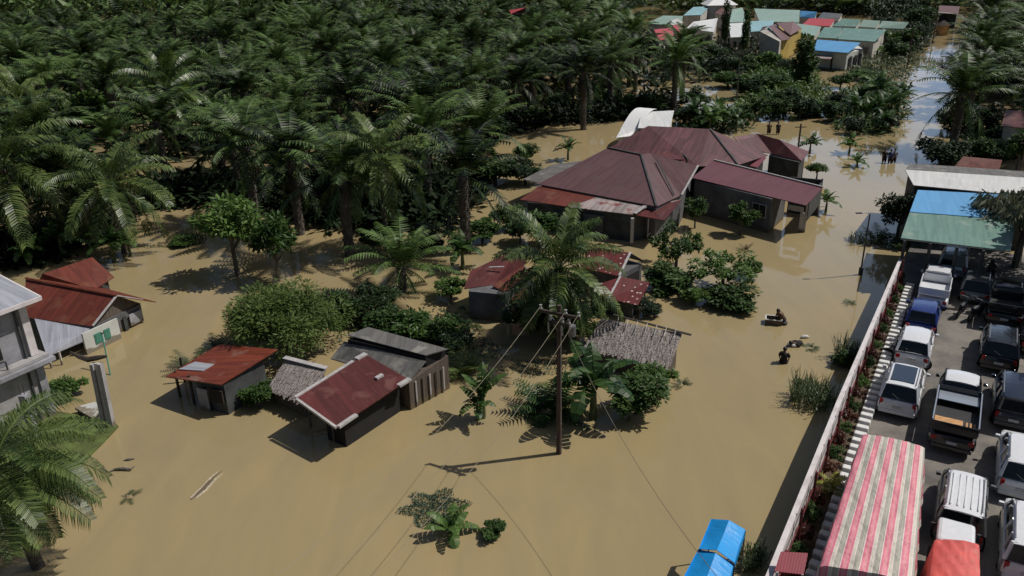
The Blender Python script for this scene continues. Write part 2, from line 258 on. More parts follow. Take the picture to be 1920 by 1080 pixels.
# ---------------------------------------------------------------- mesh helpers
def tag(o, label=None, cat=None, group=None, kind=None):
    if label: o['label'] = label
    if cat: o['category'] = cat
    if group: o['group'] = group
    if kind: o['kind'] = kind
    return o
def empty(name, loc, label, cat, group=None, rz=0.0, sc=1.0):
    o = bpy.data.objects.new(name, None); o.empty_display_size = .3; COL.objects.link(o)
    o.location = loc; o.rotation_euler = (0, 0, rz); o.scale = (sc, sc, sc)
    return tag(o, label, cat, group)
class MB:
    def __init__(s): s.v = []; s.f = []; s.u = {}
    def add(s, vs, fs):
        b = len(s.v); s.v += [tuple(v) for v in vs]; s.f += [tuple(b+i for i in f) for f in fs]
        return s
    def box(s, c, d, rz=0.0, rot=None):
        m = rot if rot else Matrix.Rotation(rz, 3, 'Z'); c = Vector(c)
        vs = [c + m @ Vector((x*d[0]/2, y*d[1]/2, z*d[2]/2)) for x in (-1, 1) for y in (-1, 1) for z in (-1, 1)]
        return s.add(vs, [(0, 1, 3, 2), (4, 6, 7, 5), (0, 4, 5, 1), (2, 3, 7, 6), (0, 2, 6, 4), (1, 5, 7, 3)])
    def slab(s, pts, t=.05, dirv=None):
        pts = [Vector(p) for p in pts]; n = (pts[1]-pts[0]).cross(pts[2]-pts[0])
        if n.z < 0: pts = pts[::-1]
        off = Vector(dirv) if dirv else Vector((0, 0, -t)); k = len(pts)
        fs = [tuple(range(k)), tuple(range(2*k-1, k-1, -1))] + [(i, k+i, k+(i+1) % k, (i+1) % k) for i in range(k)]
        return s.add(pts + [p+off for p in pts], fs)
    def bar(s, a, b, wd, ht=None, up=(0, 0, 1)):
        a, b = Vector(a), Vector(b); ht = ht or wd; d = b-a
        if d.length < 1e-5: return s
        x = d.normalized(); upv = Vector(up)
        if abs(x.dot(upv)) > .98: upv = Vector((0, 1, 0))
        y = upv.cross(x).normalized(); z = x.cross(y); m = Matrix((x, y, z)).transposed()
        return s.box((a+b)/2, (d.length, wd, ht), rot=m)
    def tube(s, pts, rad, n=8, cap=True):
        pts = [Vector(p) for p in pts]; k = len(pts)
        if not hasattr(rad, '__len__'): rad = [rad]*k
        vs = []; prev = None
        for i, p in enumerate(pts):
            d = (pts[min(i+1, k-1)] - pts[max(i-1, 0)]).normalized()
            ref = prev if prev is not None else (Vector((1, 0, 0)) if abs(d.x) < .8 else Vector((0, 1, 0)))
            y = d.cross(ref).normalized(); x = y.cross(d).normalized(); prev = x
            vs += [p + (x*math.cos(2*math.pi*j/n) + y*math.sin(2*math.pi*j/n))*rad[i] for j in range(n)]
        fs = [(i*n+j, i*n+(j+1) % n, (i+1)*n+(j+1) % n, (i+1)*n+j) for i in range(k-1) for j in range(n)]
        if cap: fs += [tuple(range(n-1, -1, -1)), tuple((k-1)*n+j for j in range(n))]
        return s.add(vs, fs)
    def loft(s, rings, cap=True):
        n = len(rings[0]); k = len(rings); vs = [p for r in rings for p in r]
        fs = [(i*n+j, (i+1)*n+j, (i+1)*n+(j+1) % n, i*n+(j+1) % n) for i in range(k-1) for j in range(n)]
        if cap: fs += [tuple(range(n)), tuple((k-1)*n+j for j in range(n-1, -1, -1))]
        return s.add(vs, fs)
    def mesh(s, name, m, uv=True, smooth=False, bevel=0):
        me = bpy.data.meshes.new(name); me.from_pydata(s.v, [], s.f); me.update()
        for q in (m if isinstance(m, (list, tuple)) else [m]): me.materials.append(q)
        if uv:
            L = me.uv_layers.new(name='UVMap').data; Z = Vector((0, 0, 1))
            for p in me.polygons:
                nr = p.normal; u = Z.cross(nr)
                u = u.normalized() if u.length > .05 else Vector((1, 0, 0))
                vv = nr.cross(u)
                for li in p.loop_indices:
                    co = me.vertices[me.loops[li].vertex_index].co; L[li].uv = (co.dot(u), co.dot(vv))
        if smooth:
            for p in me.polygons: p.use_smooth = True
        return me
    def build(s, name, m, parent=None, uv=True, smooth=False, loc=None, world=True, bevel=0):
        """world=True: the vertices are in world metres and are made local to the parent (or to loc)"""
        off = Vector(parent.location) if parent else Vector(loc or (0, 0, 0))
        if world and off.length: s.v = [tuple(Vector(v)-off) for v in s.v]
        o = bpy.data.objects.new(name, s.mesh(name, m, uv, smooth)); COL.objects.link(o)
        if parent: o.parent = parent
        else: o.location = off
        if bevel:
            b = o.modifiers.new('Bevel', 'BEVEL'); b.width = bevel; b.segments = 2; b.limit_method = 'ANGLE'
        return o
def link(name, me, parent=None, loc=(0, 0, 0), rot=(0, 0, 0), sc=(1, 1, 1)):
    o = bpy.data.objects.new(name, me); COL.objects.link(o); o.parent = parent
    o.location = loc; o.rotation_euler = rot; o.scale = sc
    return o
def rnd(a, b): return random.uniform(a, b)

# ================================================================= GROUND AND WATER
FAR = 900
g = MB().add([(-FAR, -60, -1.2), (FAR, -60, -1.2), (FAR, 1500, -1.2), (-FAR, 1500, -1.2)], [(0, 1, 2, 3)])
tag(g.build('ground', M['soil']), kind='structure')
g = MB().add([(-FAR, -60, 0), (FAR, -60, 0), (FAR, 1500, 0), (-FAR, 1500, 0)], [(0, 1, 2, 3)])
tag(g.build('water', M['water']), kind='structure')
def land(name, px, z, m, steps=1):
    pts = [W(a, b, z) for a, b in px]
    return tag(MB().slab(pts, 1.4).build(name, m), kind='structure')
LZ = .30                                                  # level of the car park
wl = [W(1400, 1170, 2.0), W(1437, 1080, 2.0), W(1570, 752, 2.0), W(1688, 482, 2.0)]
wl = [Vector((p.x, p.y, 0)) for p in wl]
RD = (wl[3]-wl[0]).normalized(); RN = Vector((RD.y, -RD.x, 0))       # along the wall / towards the car park
HEAD = math.atan2(.859, .511)
far0 = wl[3] + RD*9
lot = [wl[0]-RD*12, wl[1], wl[2], wl[3], far0, far0+RN*60, wl[0]-RD*12+RN*60]
tag(MB().slab([Vector((p.x, p.y, LZ)) for p in lot], 1.5).build('car_park', M['asphalt']), kind='structure')
# planting strip, 4 mm proud
k0, k1 = W(1523, 1060, LZ), W(1702, 532, LZ)
KD = (k1-k0).normalized(); k00 = k0-KD*7
strip = [wl[0]-RD*4, wl[2], wl[3], k1 + Vector((0, 0, 0)), k00]
tag(MB().slab([Vector((p.x, p.y, LZ+.006)) for p in strip], .3).build('planting_strip', M['soil']), kind='structure')

# ================================================================= BOUNDARY WALL WITH RED RAILS
def wall_run():
    b0 = wl[0]-RD*3
    pts = [b0, wl[1], wl[2], wl[3]]
    t = empty('boundary_wall', (b0.x, b0.y, 0), 'long white boundary wall with dark red rails between the flooded road and the car park', 'wall')
    body = MB(); cap = MB()
    for a, b in zip(pts[:-1], pts[1:]):
        a, b = Vector((a.x, a.y, 0)), Vector((b.x, b.y, 0)); d = (b-a).normalized(); n = Vector((d.y, -d.x, 0))
        body.slab([a+Vector((0, 0, 1.9)), b+Vector((0, 0, 1.9)), b+n*.12+Vector((0, 0, 1.9)), a+n*.12+Vector((0, 0, 1.9))], 3.1)
        cap.slab([a-n*.03+Vector((0, 0, 2.0)), b-n*.03+Vector((0, 0, 2.0)), b+n*.16+Vector((0, 0, 2.0)), a+n*.16+Vector((0, 0, 2.0))], .097)
    body.build('wall_body', M['wall_white'], t); cap.build('coping', M['wall_white'], t)
    # red posts and rails on the inner side
    for a, b in zip(pts[:-1], pts[1:]):
        L = (b-a).length; d = (b-a).normalized(); n = Vector((d.y, -d.x, 0)); k = int(L/2.4)
        rl = MB(); rl.bar(a+n*.27+Vector((0, 0, 1.55)), b+n*.27+Vector((0, 0, 1.55)), .04, .05); rl.bar(a+n*.33+Vector((0, 0, .75)), b+n*.33+Vector((0, 0, .75)), .06, .08)
        rl.build('rail', M['fence_red'], t)
        for i in range(k+1):
            p = a+d*(L*(i+.5)/(k+1))+n*.30
            MB().box((p.x, p.y, 1.25), (.09, .09, 1.95), rz=math.atan2(d.y, d.x)).build('post', M['fence_red'], t)
wall_run()

# kerb
tag(MB().slab([k00+Vector((0, 0, .12)), k1+Vector((0, 0, .12)), k1+RN*.34+Vector((0, 0, .12)), k00+RN*.34+Vector((0, 0, .12))], .2).build('kerb', M['kerb_black']), kind='structure')
kb = MB(); kb.box((0, 0, .15), (.31, .50, .30)); kbm = kb.mesh('kerb_block', M['kerb_white'])
nk = int((k1-k00).length/.56)
for i in range(nk):
    p = k00+KD*(.56*i)+RN*.17
    o = link('kerb_block', kbm, None, (p.x, p.y, LZ+.12+rnd(-.01, .01)), (0, 0, math.atan2(KD.y, KD.x)+rnd(-.06, .06)))
    md = o.modifiers.new('Bevel', 'BEVEL'); md.width = .06; md.segments = 2
    tag(o, 'white painted kerb block in the row along the planting strip', 'kerb block', 'white kerb blocks along the planting strip')

# ================================================================= PALMS
def frond(mb, base, az, elev, length, droop, leaf, n, sweep=.6, hang=.35, wd=.13, rach=.035, twist=0.0, seg=9, two=True):
    p = Vector(base); pts = [p.copy()]; tans = []
    h = Vector((math.cos(az), math.sin(az), 0)); side = Vector((-h.y, h.x, 0))
    for i in range(seg):
        t = (i+.5)/seg; a = elev - droop*(t**1.25)
        d = h*math.cos(a)+Vector((0, 0, math.sin(a))) + side*twist*t*.5; d.normalize()
        p = p+d*(length/seg); pts.append(p.copy()); tans.append(d)
    tans.append(tans[-1])
    mb.tube(pts, [rach*(1-.8*i/seg) for i in range(seg+1)], 3, cap=False)
    for i in range(n):
        t = .16+.84*i/(n-1); q = t*seg; k = min(int(q), seg-1); fr = q-k
        o = pts[k].lerp(pts[k+1], fr); T = tans[k]; S = T.cross(Vector((0, 0, 1))).normalized(); U = S.cross(T)
        ll = leaf*(math.sin(math.pi*min(1, .12+t*.80))**.6)*rnd(.85, 1.1)
        for sg in (-1, 1):
            d1 = (S*sg + T*sweep + U*rnd(.0, .35)).normalized()
            if two:
                m1 = o+d1*ll*.5; d2 = (d1+Vector((0, 0, -1))*(hang*2+rnd(0, .3))).normalized(); tip = m1+d2*ll*.5
                w1 = T*wd*.5
                mb.add([o-w1*.6, o+w1*.6, m1+w1, m1-w1, tip], [(0, 1, 2, 3), (3, 2, 4)])
            else:
                d1 = (d1+Vector((0, 0, -1))*hang).normalized(); tip = o+d1*ll; w1 = T*wd*.5
                mb.add([o-w1, o+w1, tip], [(0, 1, 2)])
def oil_crown(seed, nf=34, L=4.6, n=19, wd=.21, two=False):
    random.seed(seed); mb = MB()
    for i in range(nf):
        u = i/nf; az = i*2.39996+rnd(-.15, .15); elev = R(88-66*u-max(0, u-.72)*330)+rnd(-.14, .14)
        frond(mb, (math.cos(az)*.18, math.sin(az)*.18, .15-.35*u), az, elev, L*rnd(.85, 1.08)*(.8 if u < .12 else 1), R(82-34*u)+rnd(-.25, .25), .92, n, .55, rnd(.25, .7), wd, .05, rnd(-.6, .6), two=two)
    return mb
def coco_crown(seed, nf=24, L=4.4, n=34, wd=.10, up=80, lo=-38):
    random.seed(seed); mb = MB()
    for i in range(nf):
        u = i/nf; az = i*2.39996+rnd(-.2, .2); elev = R(up+(lo-up)*u**.85)+rnd(-.1, .1)
        frond(mb, (math.cos(az)*.12, math.sin(az)*.12, .1-.2*u), az, elev, L*rnd(.85, 1.1), R(70)+rnd(-.15, .2), .95, n, .6, .6, wd, .045, rnd(-.5, .5))
    return mb
def dead_skirt(seed, nf=9, L=2.6):
    random.seed(seed); mb = MB()
    for i in range(nf):
        frond(mb, (0, 0, -.35), rnd(0, 6.28), R(rnd(-35, -60)), L*rnd(.7, 1.1), R(45), .55, 14, .5, .7, .09, .04, two=False)
    return mb
OILM = [oil_crown(11+i, nf=(30, 27, 32, 25, 29)[i], L=4.8).mesh('crown', M['oil'], uv=False) for i in range(5)]
COCOM = [coco_crown(51+i).mesh('crown', M['coco'], uv=False) for i in range(3)]
OILY = [coco_crown(31+i, nf=20, up=86, lo=-30, wd=.14).mesh('crown', M['oil2'], uv=False) for i in range(1)]
DEADM = [dead_skirt(71+i).mesh('dead_fronds', M['dead'], uv=False) for i in range(2)]
def oil_trunk():
    random.seed(5); mb = MB(); mb.tube([(0, 0, -1.6/6), (0.02, 0, .3), (.0, .02, .6), (0, 0, 1)], [.38, .34, .36, .30], 9)
    for i in range(70):                                   # old leaf bases
        z = .05+.93*i/70; a = i*2.4; r = .33
        mb.box((math.cos(a)*r, math.sin(a)*r, z), (.16, .12, .025), rz=a)
    return mb.mesh('trunk', M['trunk'])
def coco_trunk():
    mb = MB(); mb.tube([(0, 0, -.2), (.03, 0, .25), (.08, 0, .5), (.05, 0, .75), (0, 0, 1)], [.2, .15, .13, .12, .12], 9); return mb.mesh('trunk', M['trunk'])
OT, CT = oil_trunk(), coco_trunk()
random.seed(99)
def palm(kind, x, y, h, sc=1.0, label='', group=None, v=None, crownm=None, dead=None, rz=None, zb=0):
    name = 'oil_palm' if kind == 'oil' else 'coconut_palm'
    t = empty(name, (x, y, zb), label, 'palm tree', group, rz=rnd(0, 6.28) if rz is None else rz, sc=1)
    link('trunk', OT if kind == 'oil' else CT, t, (0, 0, 0), (0, 0, 0), (sc, sc, h))
    cm = crownm or (random.choice(OILM) if kind == 'oil' else random.choice(COCOM)) if v is None else (OILM if kind == 'oil' else COCOM)[v]
    link('crown', cm, t, (0, 0, h), (rnd(-.08, .08), rnd(-.08, .08), 0), (sc, sc, sc))
    if dead if dead is not None else random.random() < .6: link('dead_fronds', random.choice(DEADM), t, (0, 0, h), (0, 0, 0), (sc, sc, sc))
    return t
placed = []
def palm_px(kind, px, py, zc, sc, label, group=None, **k):
    p = W(px, py, zc); placed.append((p.x, p.y, 4.5*sc)); return palm(kind, p.x, p.y, zc, sc, label, group, **k)
palm_px('coco', 712, 300, 6.6, 1.05, 'tall coconut palm with yellowing drooping fronds standing in dark water in front of the plantation', v=0)
palm_px('oil', 868, 330, 5.6, 1.0, 'thick dark oil palm just left of the big maroon roofed house', dead=True)
palm_px('oil', 640, 330, 5.8, 1.0, 'oil palm left of the tall yellowing coconut palm', dead=True)
palm_px('oil', 545, 300, 5.8, 1.0, 'oil palm above the two small trees standing in open water')
palm_px('oil', 460, 275, 6.0, 1.0, 'oil palm at the upper edge of the open water on the left')
palm_px('coco', 310, 165, 7.2, 1.35, 'young coconut palm with bright yellow green upright fronds', crownm=OILY[0])
palm_px('coco', 35, 190, 7.0, 1.1, 'coconut palm at the left edge above the others', v=1)
palm_px('coco', 5, 310, 6.8, 1.5, 'large coconut palm with long pale arching fronds at the left edge', v=2)
palm_px('coco', 205, 345, 5.2, 1.2, 'coconut palm leaning over the open water behind the red roofed house', v=0)
palm_px('oil', 95, 330, 5.4, 1.0, 'oil palm between the two left coconut palms')
palm_px('oil', 1095, 135, 6.6, 1.0, 'slim tall oil palm rising before the back plantation edge')
palm_px('oil', 1060, 25, 7.5, 1.05, 'tall oil palm at the top of the photo left of the village')
palm_px('oil', 1183, 62, 7.8, 1.0, 'tall oil palm immediately left of the far red roof')
palm_px('oil', 1268, 115, 6.4, 1.0, 'broad dark oil palm standing behind the white curved roof')
palm_px('oil', 885, 75, 7.2, 1.0, 'oil palm with drooping fronds at the plantation right edge', dead=True)
palm_px('oil', 795, 250, 6.0, 1.0, 'oil palm with bright centre fronds behind the yellowing coconut palm')
palm_px('oil', 1806, 175, 5.6, 1.12, 'big dark oil palm overhanging the right side of the flooded road', dead=True)
palm_px('oil', 1838, 75, 6.6, 1.05, 'oil palm right of the far bend of the flooded road')
palm_px('oil', 1850, 18, 7.5, 1.0, 'farthest oil palm right of the road at the top edge')
palm_px('coco', 1800, 128, 5.0, .6, 'young bright green palm tucked behind the big palm by the road', crownm=OILY[0])
palm_px('coco', 1045, 505, 4.4, .98, 'coconut palm with hanging fronds in the middle between two red roofed huts', crownm=coco_crown(77, nf=40, L=4.1, up=88, lo=-68).mesh('crown', M['coco'], uv=False), dead=True)
palm_px('oil', 752, 500, 1.6, .80, 'low young oil palm sitting in shaded water left of the red hut', dead=False)
# the plantation
def inpoly(x, y, P):
    c = False; j = len(P)-1
    for i in range(len(P)):
        if (P[i][1] > y) != (P[j][1] > y) and x < (P[j][0]-P[i][0])*(y-P[i][1])/(P[j][1]-P[i][1])+P[i][0]: c = not c
        j = i
    return c
FOREST = [(-260, 560), (-40, 510), (60, 440), (190, 405), (300, 375), (360, 395), (560, 400), (640, 455), (720, 440), (840, 440), (900, 350), (905, 260), (1000, 232), (1130, 225), (1200, 195), (1330, 190), (1420, 150), (1300, 95), (1215, 75), (1200, 40), (1230, 5), (1300, -4), (1750, -4), (1750, -30), (-260, -50)]
FORESTR = [(1800, 235), (1800, 130), (1835, 50), (1850, -20), (2000, -30), (2050, 300), (1960, 330), (1880, 180)]
SP = 8.1; cand = []; rows = int(230/(SP*.87))
for j in range(rows):
    for i in range(-30, 44):
        x = i*SP+(SP/2 if j % 2 else 0)+rnd(-1.6, 1.6); y = 42+j*SP*.87+rnd(-1.6, 1.6)
        px, py = PROJ((x, y, 0)); left = inpoly(px, py, FOREST); right = inpoly(px, py, FORESTR)
        if not (left or right) or px < -150 or px > 2060: continue
        if any((x-a)**2+(y-b)**2 < c*c for a, b, c in placed): continue
        hx, hy = PROJ((x, y, 6.5))
        if 1195 < hx < 1430 and 0 < hy < 88: continue
        if PROJ((x, y, 10))[1] > 10 or y < 200: cand.append((x, y, right))
cand.sort(key=lambda c: c[1]); NEAR = cand[:272]; REST = cand[272:]
for x, y, right in NEAR:
    if right: lb, gr = 'dark oil palm in the grove right of the flooded road', 'oil palms right of the road'
    elif y < 75: lb, gr = 'dark green oil palm in the near rows of the flooded plantation', 'oil palms of the near plantation rows'
    elif y < 120: lb, gr = 'dark green oil palm in the middle rows of the plantation', 'oil palms of the middle plantation rows'
    else: lb, gr = 'distant oil palm in the far rows of the plantation', 'oil palms of the far plantation rows'
    palm('oil', x, y, rnd(3.0, 7.4), rnd(.8, 1.2), lb, gr)
print('palms', len(cand), 'near until', NEAR[-1][1])
fp = MB(); lowp = []
for sd in range(3):
    random.seed(200+sd); q = MB()
    for i in range(20):
        u = i/20; frond(q, (0, 0, 0), i*2.4, R(85-110*u), 5.0, R(65), 1.0, 9, .5, .4, .42, .06, rnd(-.4, .4), seg=4, two=False)
    lowp.append(q)
for x, y, right in REST:
    h_ = rnd(4, 7.5); q = random.choice(lowp); a = rnd(0, 6.28); ca, sa = math.cos(a), math.sin(a); sc_ = rnd(.9, 1.2)
    fp.add([(x+(v[0]*ca-v[1]*sa)*sc_, y+(v[0]*sa+v[1]*ca)*sc_, h_+v[2]*sc_) for v in q.v], q.f)
tag(fp.build('far_palms', M['oil'], uv=False), 'crowns of the farthest oil palms merging into one dark canopy along the top', 'palm canopy', kind='stuff')

# big near coconut palm, lower left: each frond a part
random.seed(3)
def near_coco(px, py, zc, label, specs, L=3.9):
    p = W(px, py, zc); t = empty('coconut_palm', (p.x, p.y, 0), label, 'palm tree')
    MB().tube([(.5, .2, -1), (.3, .1, 2), (.1, 0, zc-1), (0, 0, zc)], [.24, .18, .16, .17], 10).build('trunk', M['trunk'], t, world=False, smooth=True)
    for az, el, ln, dr in specs:
        mb = MB(); frond(mb, (math.cos(R(az))*.12, math.sin(R(az))*.12, zc), R(az), R(el), L*ln, R(dr), 1.05, 64, .55, .85, .045, .05, rnd(-.3, .3), seg=14)
        mb.build('frond', M['coco'], t, world=False, uv=False)
    return t
near_coco(-18, 880, 4.3, 'near coconut palm with long fronds at the lower left corner', [(50, 25, 1.0, 60), (20, 10, .95, 70), (-5, 30, .95, 85), (-20, 0, 1.0, 50), (-45, 30, 1, 80), (-70, 10, 1, 60), (-95, 40, 1, 80), (80, 40, 1.1, 80), (110, 30, 1, 70), (150, 40, 1, 70), (190, 30, 1, 70), (235, 30, 1, 70), (5, -15, .85, 40), (-35, -25, .8, 35), (65, 60, .9, 80), (-80, 65, .8, 70), (35, -30, .8, 30), (-15, -40, .8, 30), (-50, -45, .7, 30), (10, 55, 1, 85), (-30, 60, 1, 85), (0, 5, .95, 60), (-60, -20, .8, 40)])

# ================================================================= BROADLEAF TREES, BUSHES
def leaves(mb, c, r, n, size, asp=.45, droop=.2, shell=.55, rng=None, drooping=False):
    for _ in range(n):
        while True:
            u = Vector((rnd(-1, 1), rnd(-1, 1), rnd(-1, 1)))
            if .02 < u.length < 1: break
        u = u.normalized()*(shell+(1-shell)*random.random())*rnd(.75, 1.05)
        p = Vector((c[0]+u.x*r[0], c[1]+u.y*r[1], c[2]+u.z*r[2]))
        out = Vector((u.x+rnd(-.7, .7), u.y+rnd(-.7, .7), u.z*.5+rnd(-.5, .6)))
        if drooping: out = Vector((out.x*.5, out.y*.5, -1+rnd(0, .6)))
        out.normalize(); out = (out-Vector((0, 0, droop))).normalized()
        nrm = Vector((rnd(-.8, .8), rnd(-.8, .8), 1)); s = out.cross(nrm).normalized(); L = size*rnd(.7, 1.3)
        mb.add([p, p+out*L*.45+s*L*asp*.5, p+out*L, p+out*L*.45-s*L*asp*.5], [(0, 1, 2, 3)])
def crown_mesh(seed, m, blobs=9, n=210, size=.13, asp=.5, shape='round', drooping=False, fill=.5):
    """unit crown: radius about 1 in x, y and z, centred on the origin"""
    random.seed(seed); mb = MB()
    for i in range(blobs):
        if shape == 'round':
            a = i*2.4; rr = .62*math.sqrt((i+.5)/blobs); z = rnd(-.35, .5)*(1.1-rr)
        elif shape == 'column':
            a = i*2.4; rr = rnd(.05, .35); z = -.85+1.7*i/blobs
        elif shape == 'dome':
            a = i*2.4; rr = .75*math.sqrt((i+.5)/blobs); z = .55*(1-rr*rr)-.35
        elif shape == 'loose':
            a = i*2.4; rr = .85*math.sqrt((i+.5)/blobs); z = rnd(-.6, .75)*(1.15-rr)
        br = rnd(.17, .44) if shape != 'loose' else rnd(.14, .32); rr *= rnd(.85, 1.25); z += rnd(-.12, .18)
        if shape == 'column': br = rnd(.35, .5)
        leaves(mb, (math.cos(a)*rr, math.sin(a)*rr, z), (br, br, br*rnd(.7, 1)), n, size, asp, drooping=drooping, shell=fill)
    return mb
def limb_mesh(seed, n=7, m=None):
    random.seed(seed); mb = MB(); mb.tube([(0, 0, -.2), (.02, .01, .25), (.0, .03, .55)], [.06, .045, .035], 7)
    for i in range(n):
        a = i*2.4; r = rnd(.25, .55); z0 = rnd(.3, .55)
        mb.tube([(0, .01, z0), (math.cos(a)*r*.5, math.sin(a)*r*.5, z0+.16), (math.cos(a)*r, math.sin(a)*r, z0+rnd(.25, .4))], [.025, .016, .008], 5)
    return mb.mesh('trunk', m or M['bark'])
LIMB = [limb_mesh(i) for i in range(3)]
CR = {}
def crown(kind):
    """cached crown meshes: kind -> list"""
    if kind not in CR:
        d = dict(round=[crown_mesh(s, None, 12, 240, .15).mesh('crown', M['leaf'], uv=False) for s in (1, 2, 3)] if kind == 'round' else None)
        if kind == 'bright': d[kind] = [crown_mesh(s, None, 12, 200, .16).mesh('crown', M['leaf_bright'], uv=False) for s in (4, 5)]
        if kind == 'loose': d[kind] = [crown_mesh(s, None, 15, 90, .13, shape='loose').mesh('crown', M['leaf'], uv=False) for s in (6, 7)]
        if kind == 'loosebright': d[kind] = [crown_mesh(s, None, 17, 130, .13, shape='loose').mesh('crown', M['leaf_bright'], uv=False) for s in (8, 9)]
        if kind == 'dark': d[kind] = [crown_mesh(s, None, 12, 260, .14).mesh('crown', M['leaf_dark'], uv=False) for s in (10, 11)]
        if kind == 'feather': d[kind] = [crown_mesh(s, None, 36, 420, .09, .28, 'dome', fill=.5).mesh('crown', M['leaf_feather'], uv=False) for s in (12,)]
        if kind == 'column': d[kind] = [crown_mesh(s, None, 9, 220, .20, .5, 'column').mesh('crown', M['leaf'], uv=False) for s in (13,)]
        if kind == 'greydroop': d[kind] = [crown_mesh(s, None, 16, 330, .20, .22, 'dome', drooping=True).mesh('crown', M['leaf_grey'], uv=False) for s in (14,)]
        if kind == 'red': d[kind] = [crown_mesh(s, None, 8, 110, .26, .4).mesh('crown', M['leaf_red'], uv=False) for s in (15,)]
        if kind == 'drooptree': d[kind] = [crown_mesh(s, None, 22, 130, .20, .34, shape='round').mesh('crown', M['leaf_bright'], uv=False) for s in (16, 17)]
        CR[kind] = d[kind]
    return random.choice(CR[kind])
def tree(kind, px, py, h, rw, rh, label, group=None, name='tree', zb=0.0, cx=0.0, lean=0):
    """px,py: where the trunk meets the water; crown rw wide, rh high (radii), its top at h"""
    b = W(px, py, zb); t = empty(name, (b.x, b.y, zb), label, 'tree' if name == 'tree' else 'bush', group)
    cz = h-rh
    if cz > .3 or name == 'tree': link('trunk', random.choice(LIMB), t, (0, 0, 0), (0, 0, rnd(0, 6)), (max(1.2, rw*1.3),)*2+(max(cz, .6)*1.35,))
    link('crown', crown(kind), t, (cx, 0, cz), (0, 0, rnd(0, 6.28)), (rw, rw, rh))
    return t
random.seed(21)
tree('drooptree', 447, 518, 6.1, 2.5, 2.3, 'slender leafy tree on a bare trunk standing alone in open brown water')
tree('drooptree', 522, 528, 5.1, 1.8, 2.0, 'smaller tree right of the lone tree, above the feathery green crown')
tree('feather', 537, 655, 4.9, 3.3, 2.9, 'wide feathery pale green tree behind the rusty orange shack')
tree('round', 655, 602, 2.0, 1.5, 1.2, 'dark bush right of the feathery green tree', name='bush')
tree('round', 722, 625, 1.7, 1.5, 1.0, 'bush behind the dark grey roofed shed, left part of the hedge', name='bush')
tree('bright', 775, 635, 1.9, 1.7, 1.1, 'lighter green bush in the hedge behind the dark grey roofed shed', name='bush')
tree('round', 835, 640, 1.7, 1.4, 1.0, 'right end bush of the hedge behind the dark grey roofed shed', name='bush')
tree('round', 930, 345, 3.2, 3.0, 1.9, 'broad rounded green bush left of the big maroon roofed house', name='bush')
tree('dark', 985, 345, 2.6, 2.2, 1.5, 'darker bush touching the broad rounded bush by the maroon house', name='bush')
tree('bright', 1012, 462, 2.9, 2.1, 1.2, 'leafy tree in front of the dark wall of the maroon house')
tree('round', 975, 455, 2.2, 1.2, 1.1, 'dark shrub behind the middle coconut palm', name='bush')
tree('round', 1303, 428, 2.7, 1.1, 1.15, 'small round tree left of its twin before the grey house wall')
tree('round', 1387, 440, 2.9, 1.35, 1.35, 'slightly bigger round tree before the grey house wall and porch')
tree('loosebright', 1266, 505, 4.1, 1.75, 2.3, 'straggly bright green tree in water below the maroon house')
tree('loosebright', 1352, 545, 3.3, 2.0, 1.6, 'low spreading tree with thin branches reaching over the water')
tree('round', 1255, 540, 1.7, 2.1, 1.2, 'dark half submerged bush below the straggly bright tree', name='bush')
tree('round', 1368, 572, 1.6, 2.0, 1.1, 'half submerged bush right of the spotted red roof', name='bush')
tree('dark', 1682, 445, 4.3, 1.7, 2.1, 'dense dark tree at the corner of the blue and green roofed building')
tree('dark', 1764, 305, 2.9, 3.0, 1.9, 'large rounded dark hedge bush below the big roadside palm', name='bush')
tree('greydroop', 1905, 500, 6.6, 4.0, 2.6, 'grey green weeping tree overhanging the blue and green roof', zb=LZ)
tree('bright', 1530, 338, 1.9, 1.2, .8, 'small yellow green tree by the corner of the maroon annex')
tree('column', 1503, 160, 6.8, 3.2, 3.6, 'tall narrow brownish tree beside the yellow house')
tree('column', 1357, 92, 9.0, 1.5, 3.6, 'tall thin dark tree among the pale far roofs')
tree('column', 1394, 110, 8.8, 1.4, 3.6, 'second tall thin tree right of the other among the far roofs')
tree('round', 1437, 170, 3.2, 4.2, 2.2, 'green tree mass below the yellow house', name='bush')
tree('round', 1470, 215, 3.6, 2.8, 1.6, 'bushy tree above the two people wading by the maroon roof')
tree('bright', 1535, 215, 2.2, 3.4, 1.4, 'low green shrub left of the banana clump', name='bush')
tree('round', 1415, 215, 2.6, 2.2, 1.5, 'shrub left of the bushy tree near the wading pair', name='bush')
tree('bright', 1365, 165, 3.0, 3.2, 1.8, 'pale green shrub behind the tall thin far trunk', name='bush')
tree('round', 1325, 236, 2.8, 2.6, 1.5, 'leafy shrub right of the white curved roof', name='bush')
tree('round', 1680, 110, 4.0, 3.2, 2.6, 'leafy tree at the right end of the far green roofs')
tree('dark', 1715, 78, 5.0, 3.2, 2.8, 'dark tree on the left bank of the far road')
tree('bright', 1660, 100, 1.6, 3.6, 1.1, 'weedy scrub between the blue roofed house and the far road', name='bush')
tree('bright', 1620, 150, 1.8, 3.5, 1.1, 'green scrub in front of the blue roofed house', name='bush')
tree('round', 1845, 300, 2.5, 2.6, 1.5, 'bush above the small rusty roof at the right', name='bush')
tree('round', 1905, 318, 4.2, 1.8, 1.9, 'tree at the right edge above the white roof')
tree('bright', 1895, 268, 2.3, 3.0, 1.4, 'light green shrub row below the red roof at the right edge', name='bush')
tree('dark', 1925, 180, 5.5, 4.0, 2.9, 'dark tree at the right edge behind the red roof')
tree('dark', 2080, 560, 10.5, 5.5, 4.2, 'tall dark tree just beyond the right edge shading the parked pickup', zb=LZ)
tree('bright', 345, 458, .9, 1.4, .65, 'pale low shrub in the open water left of the lone tree', name='bush')
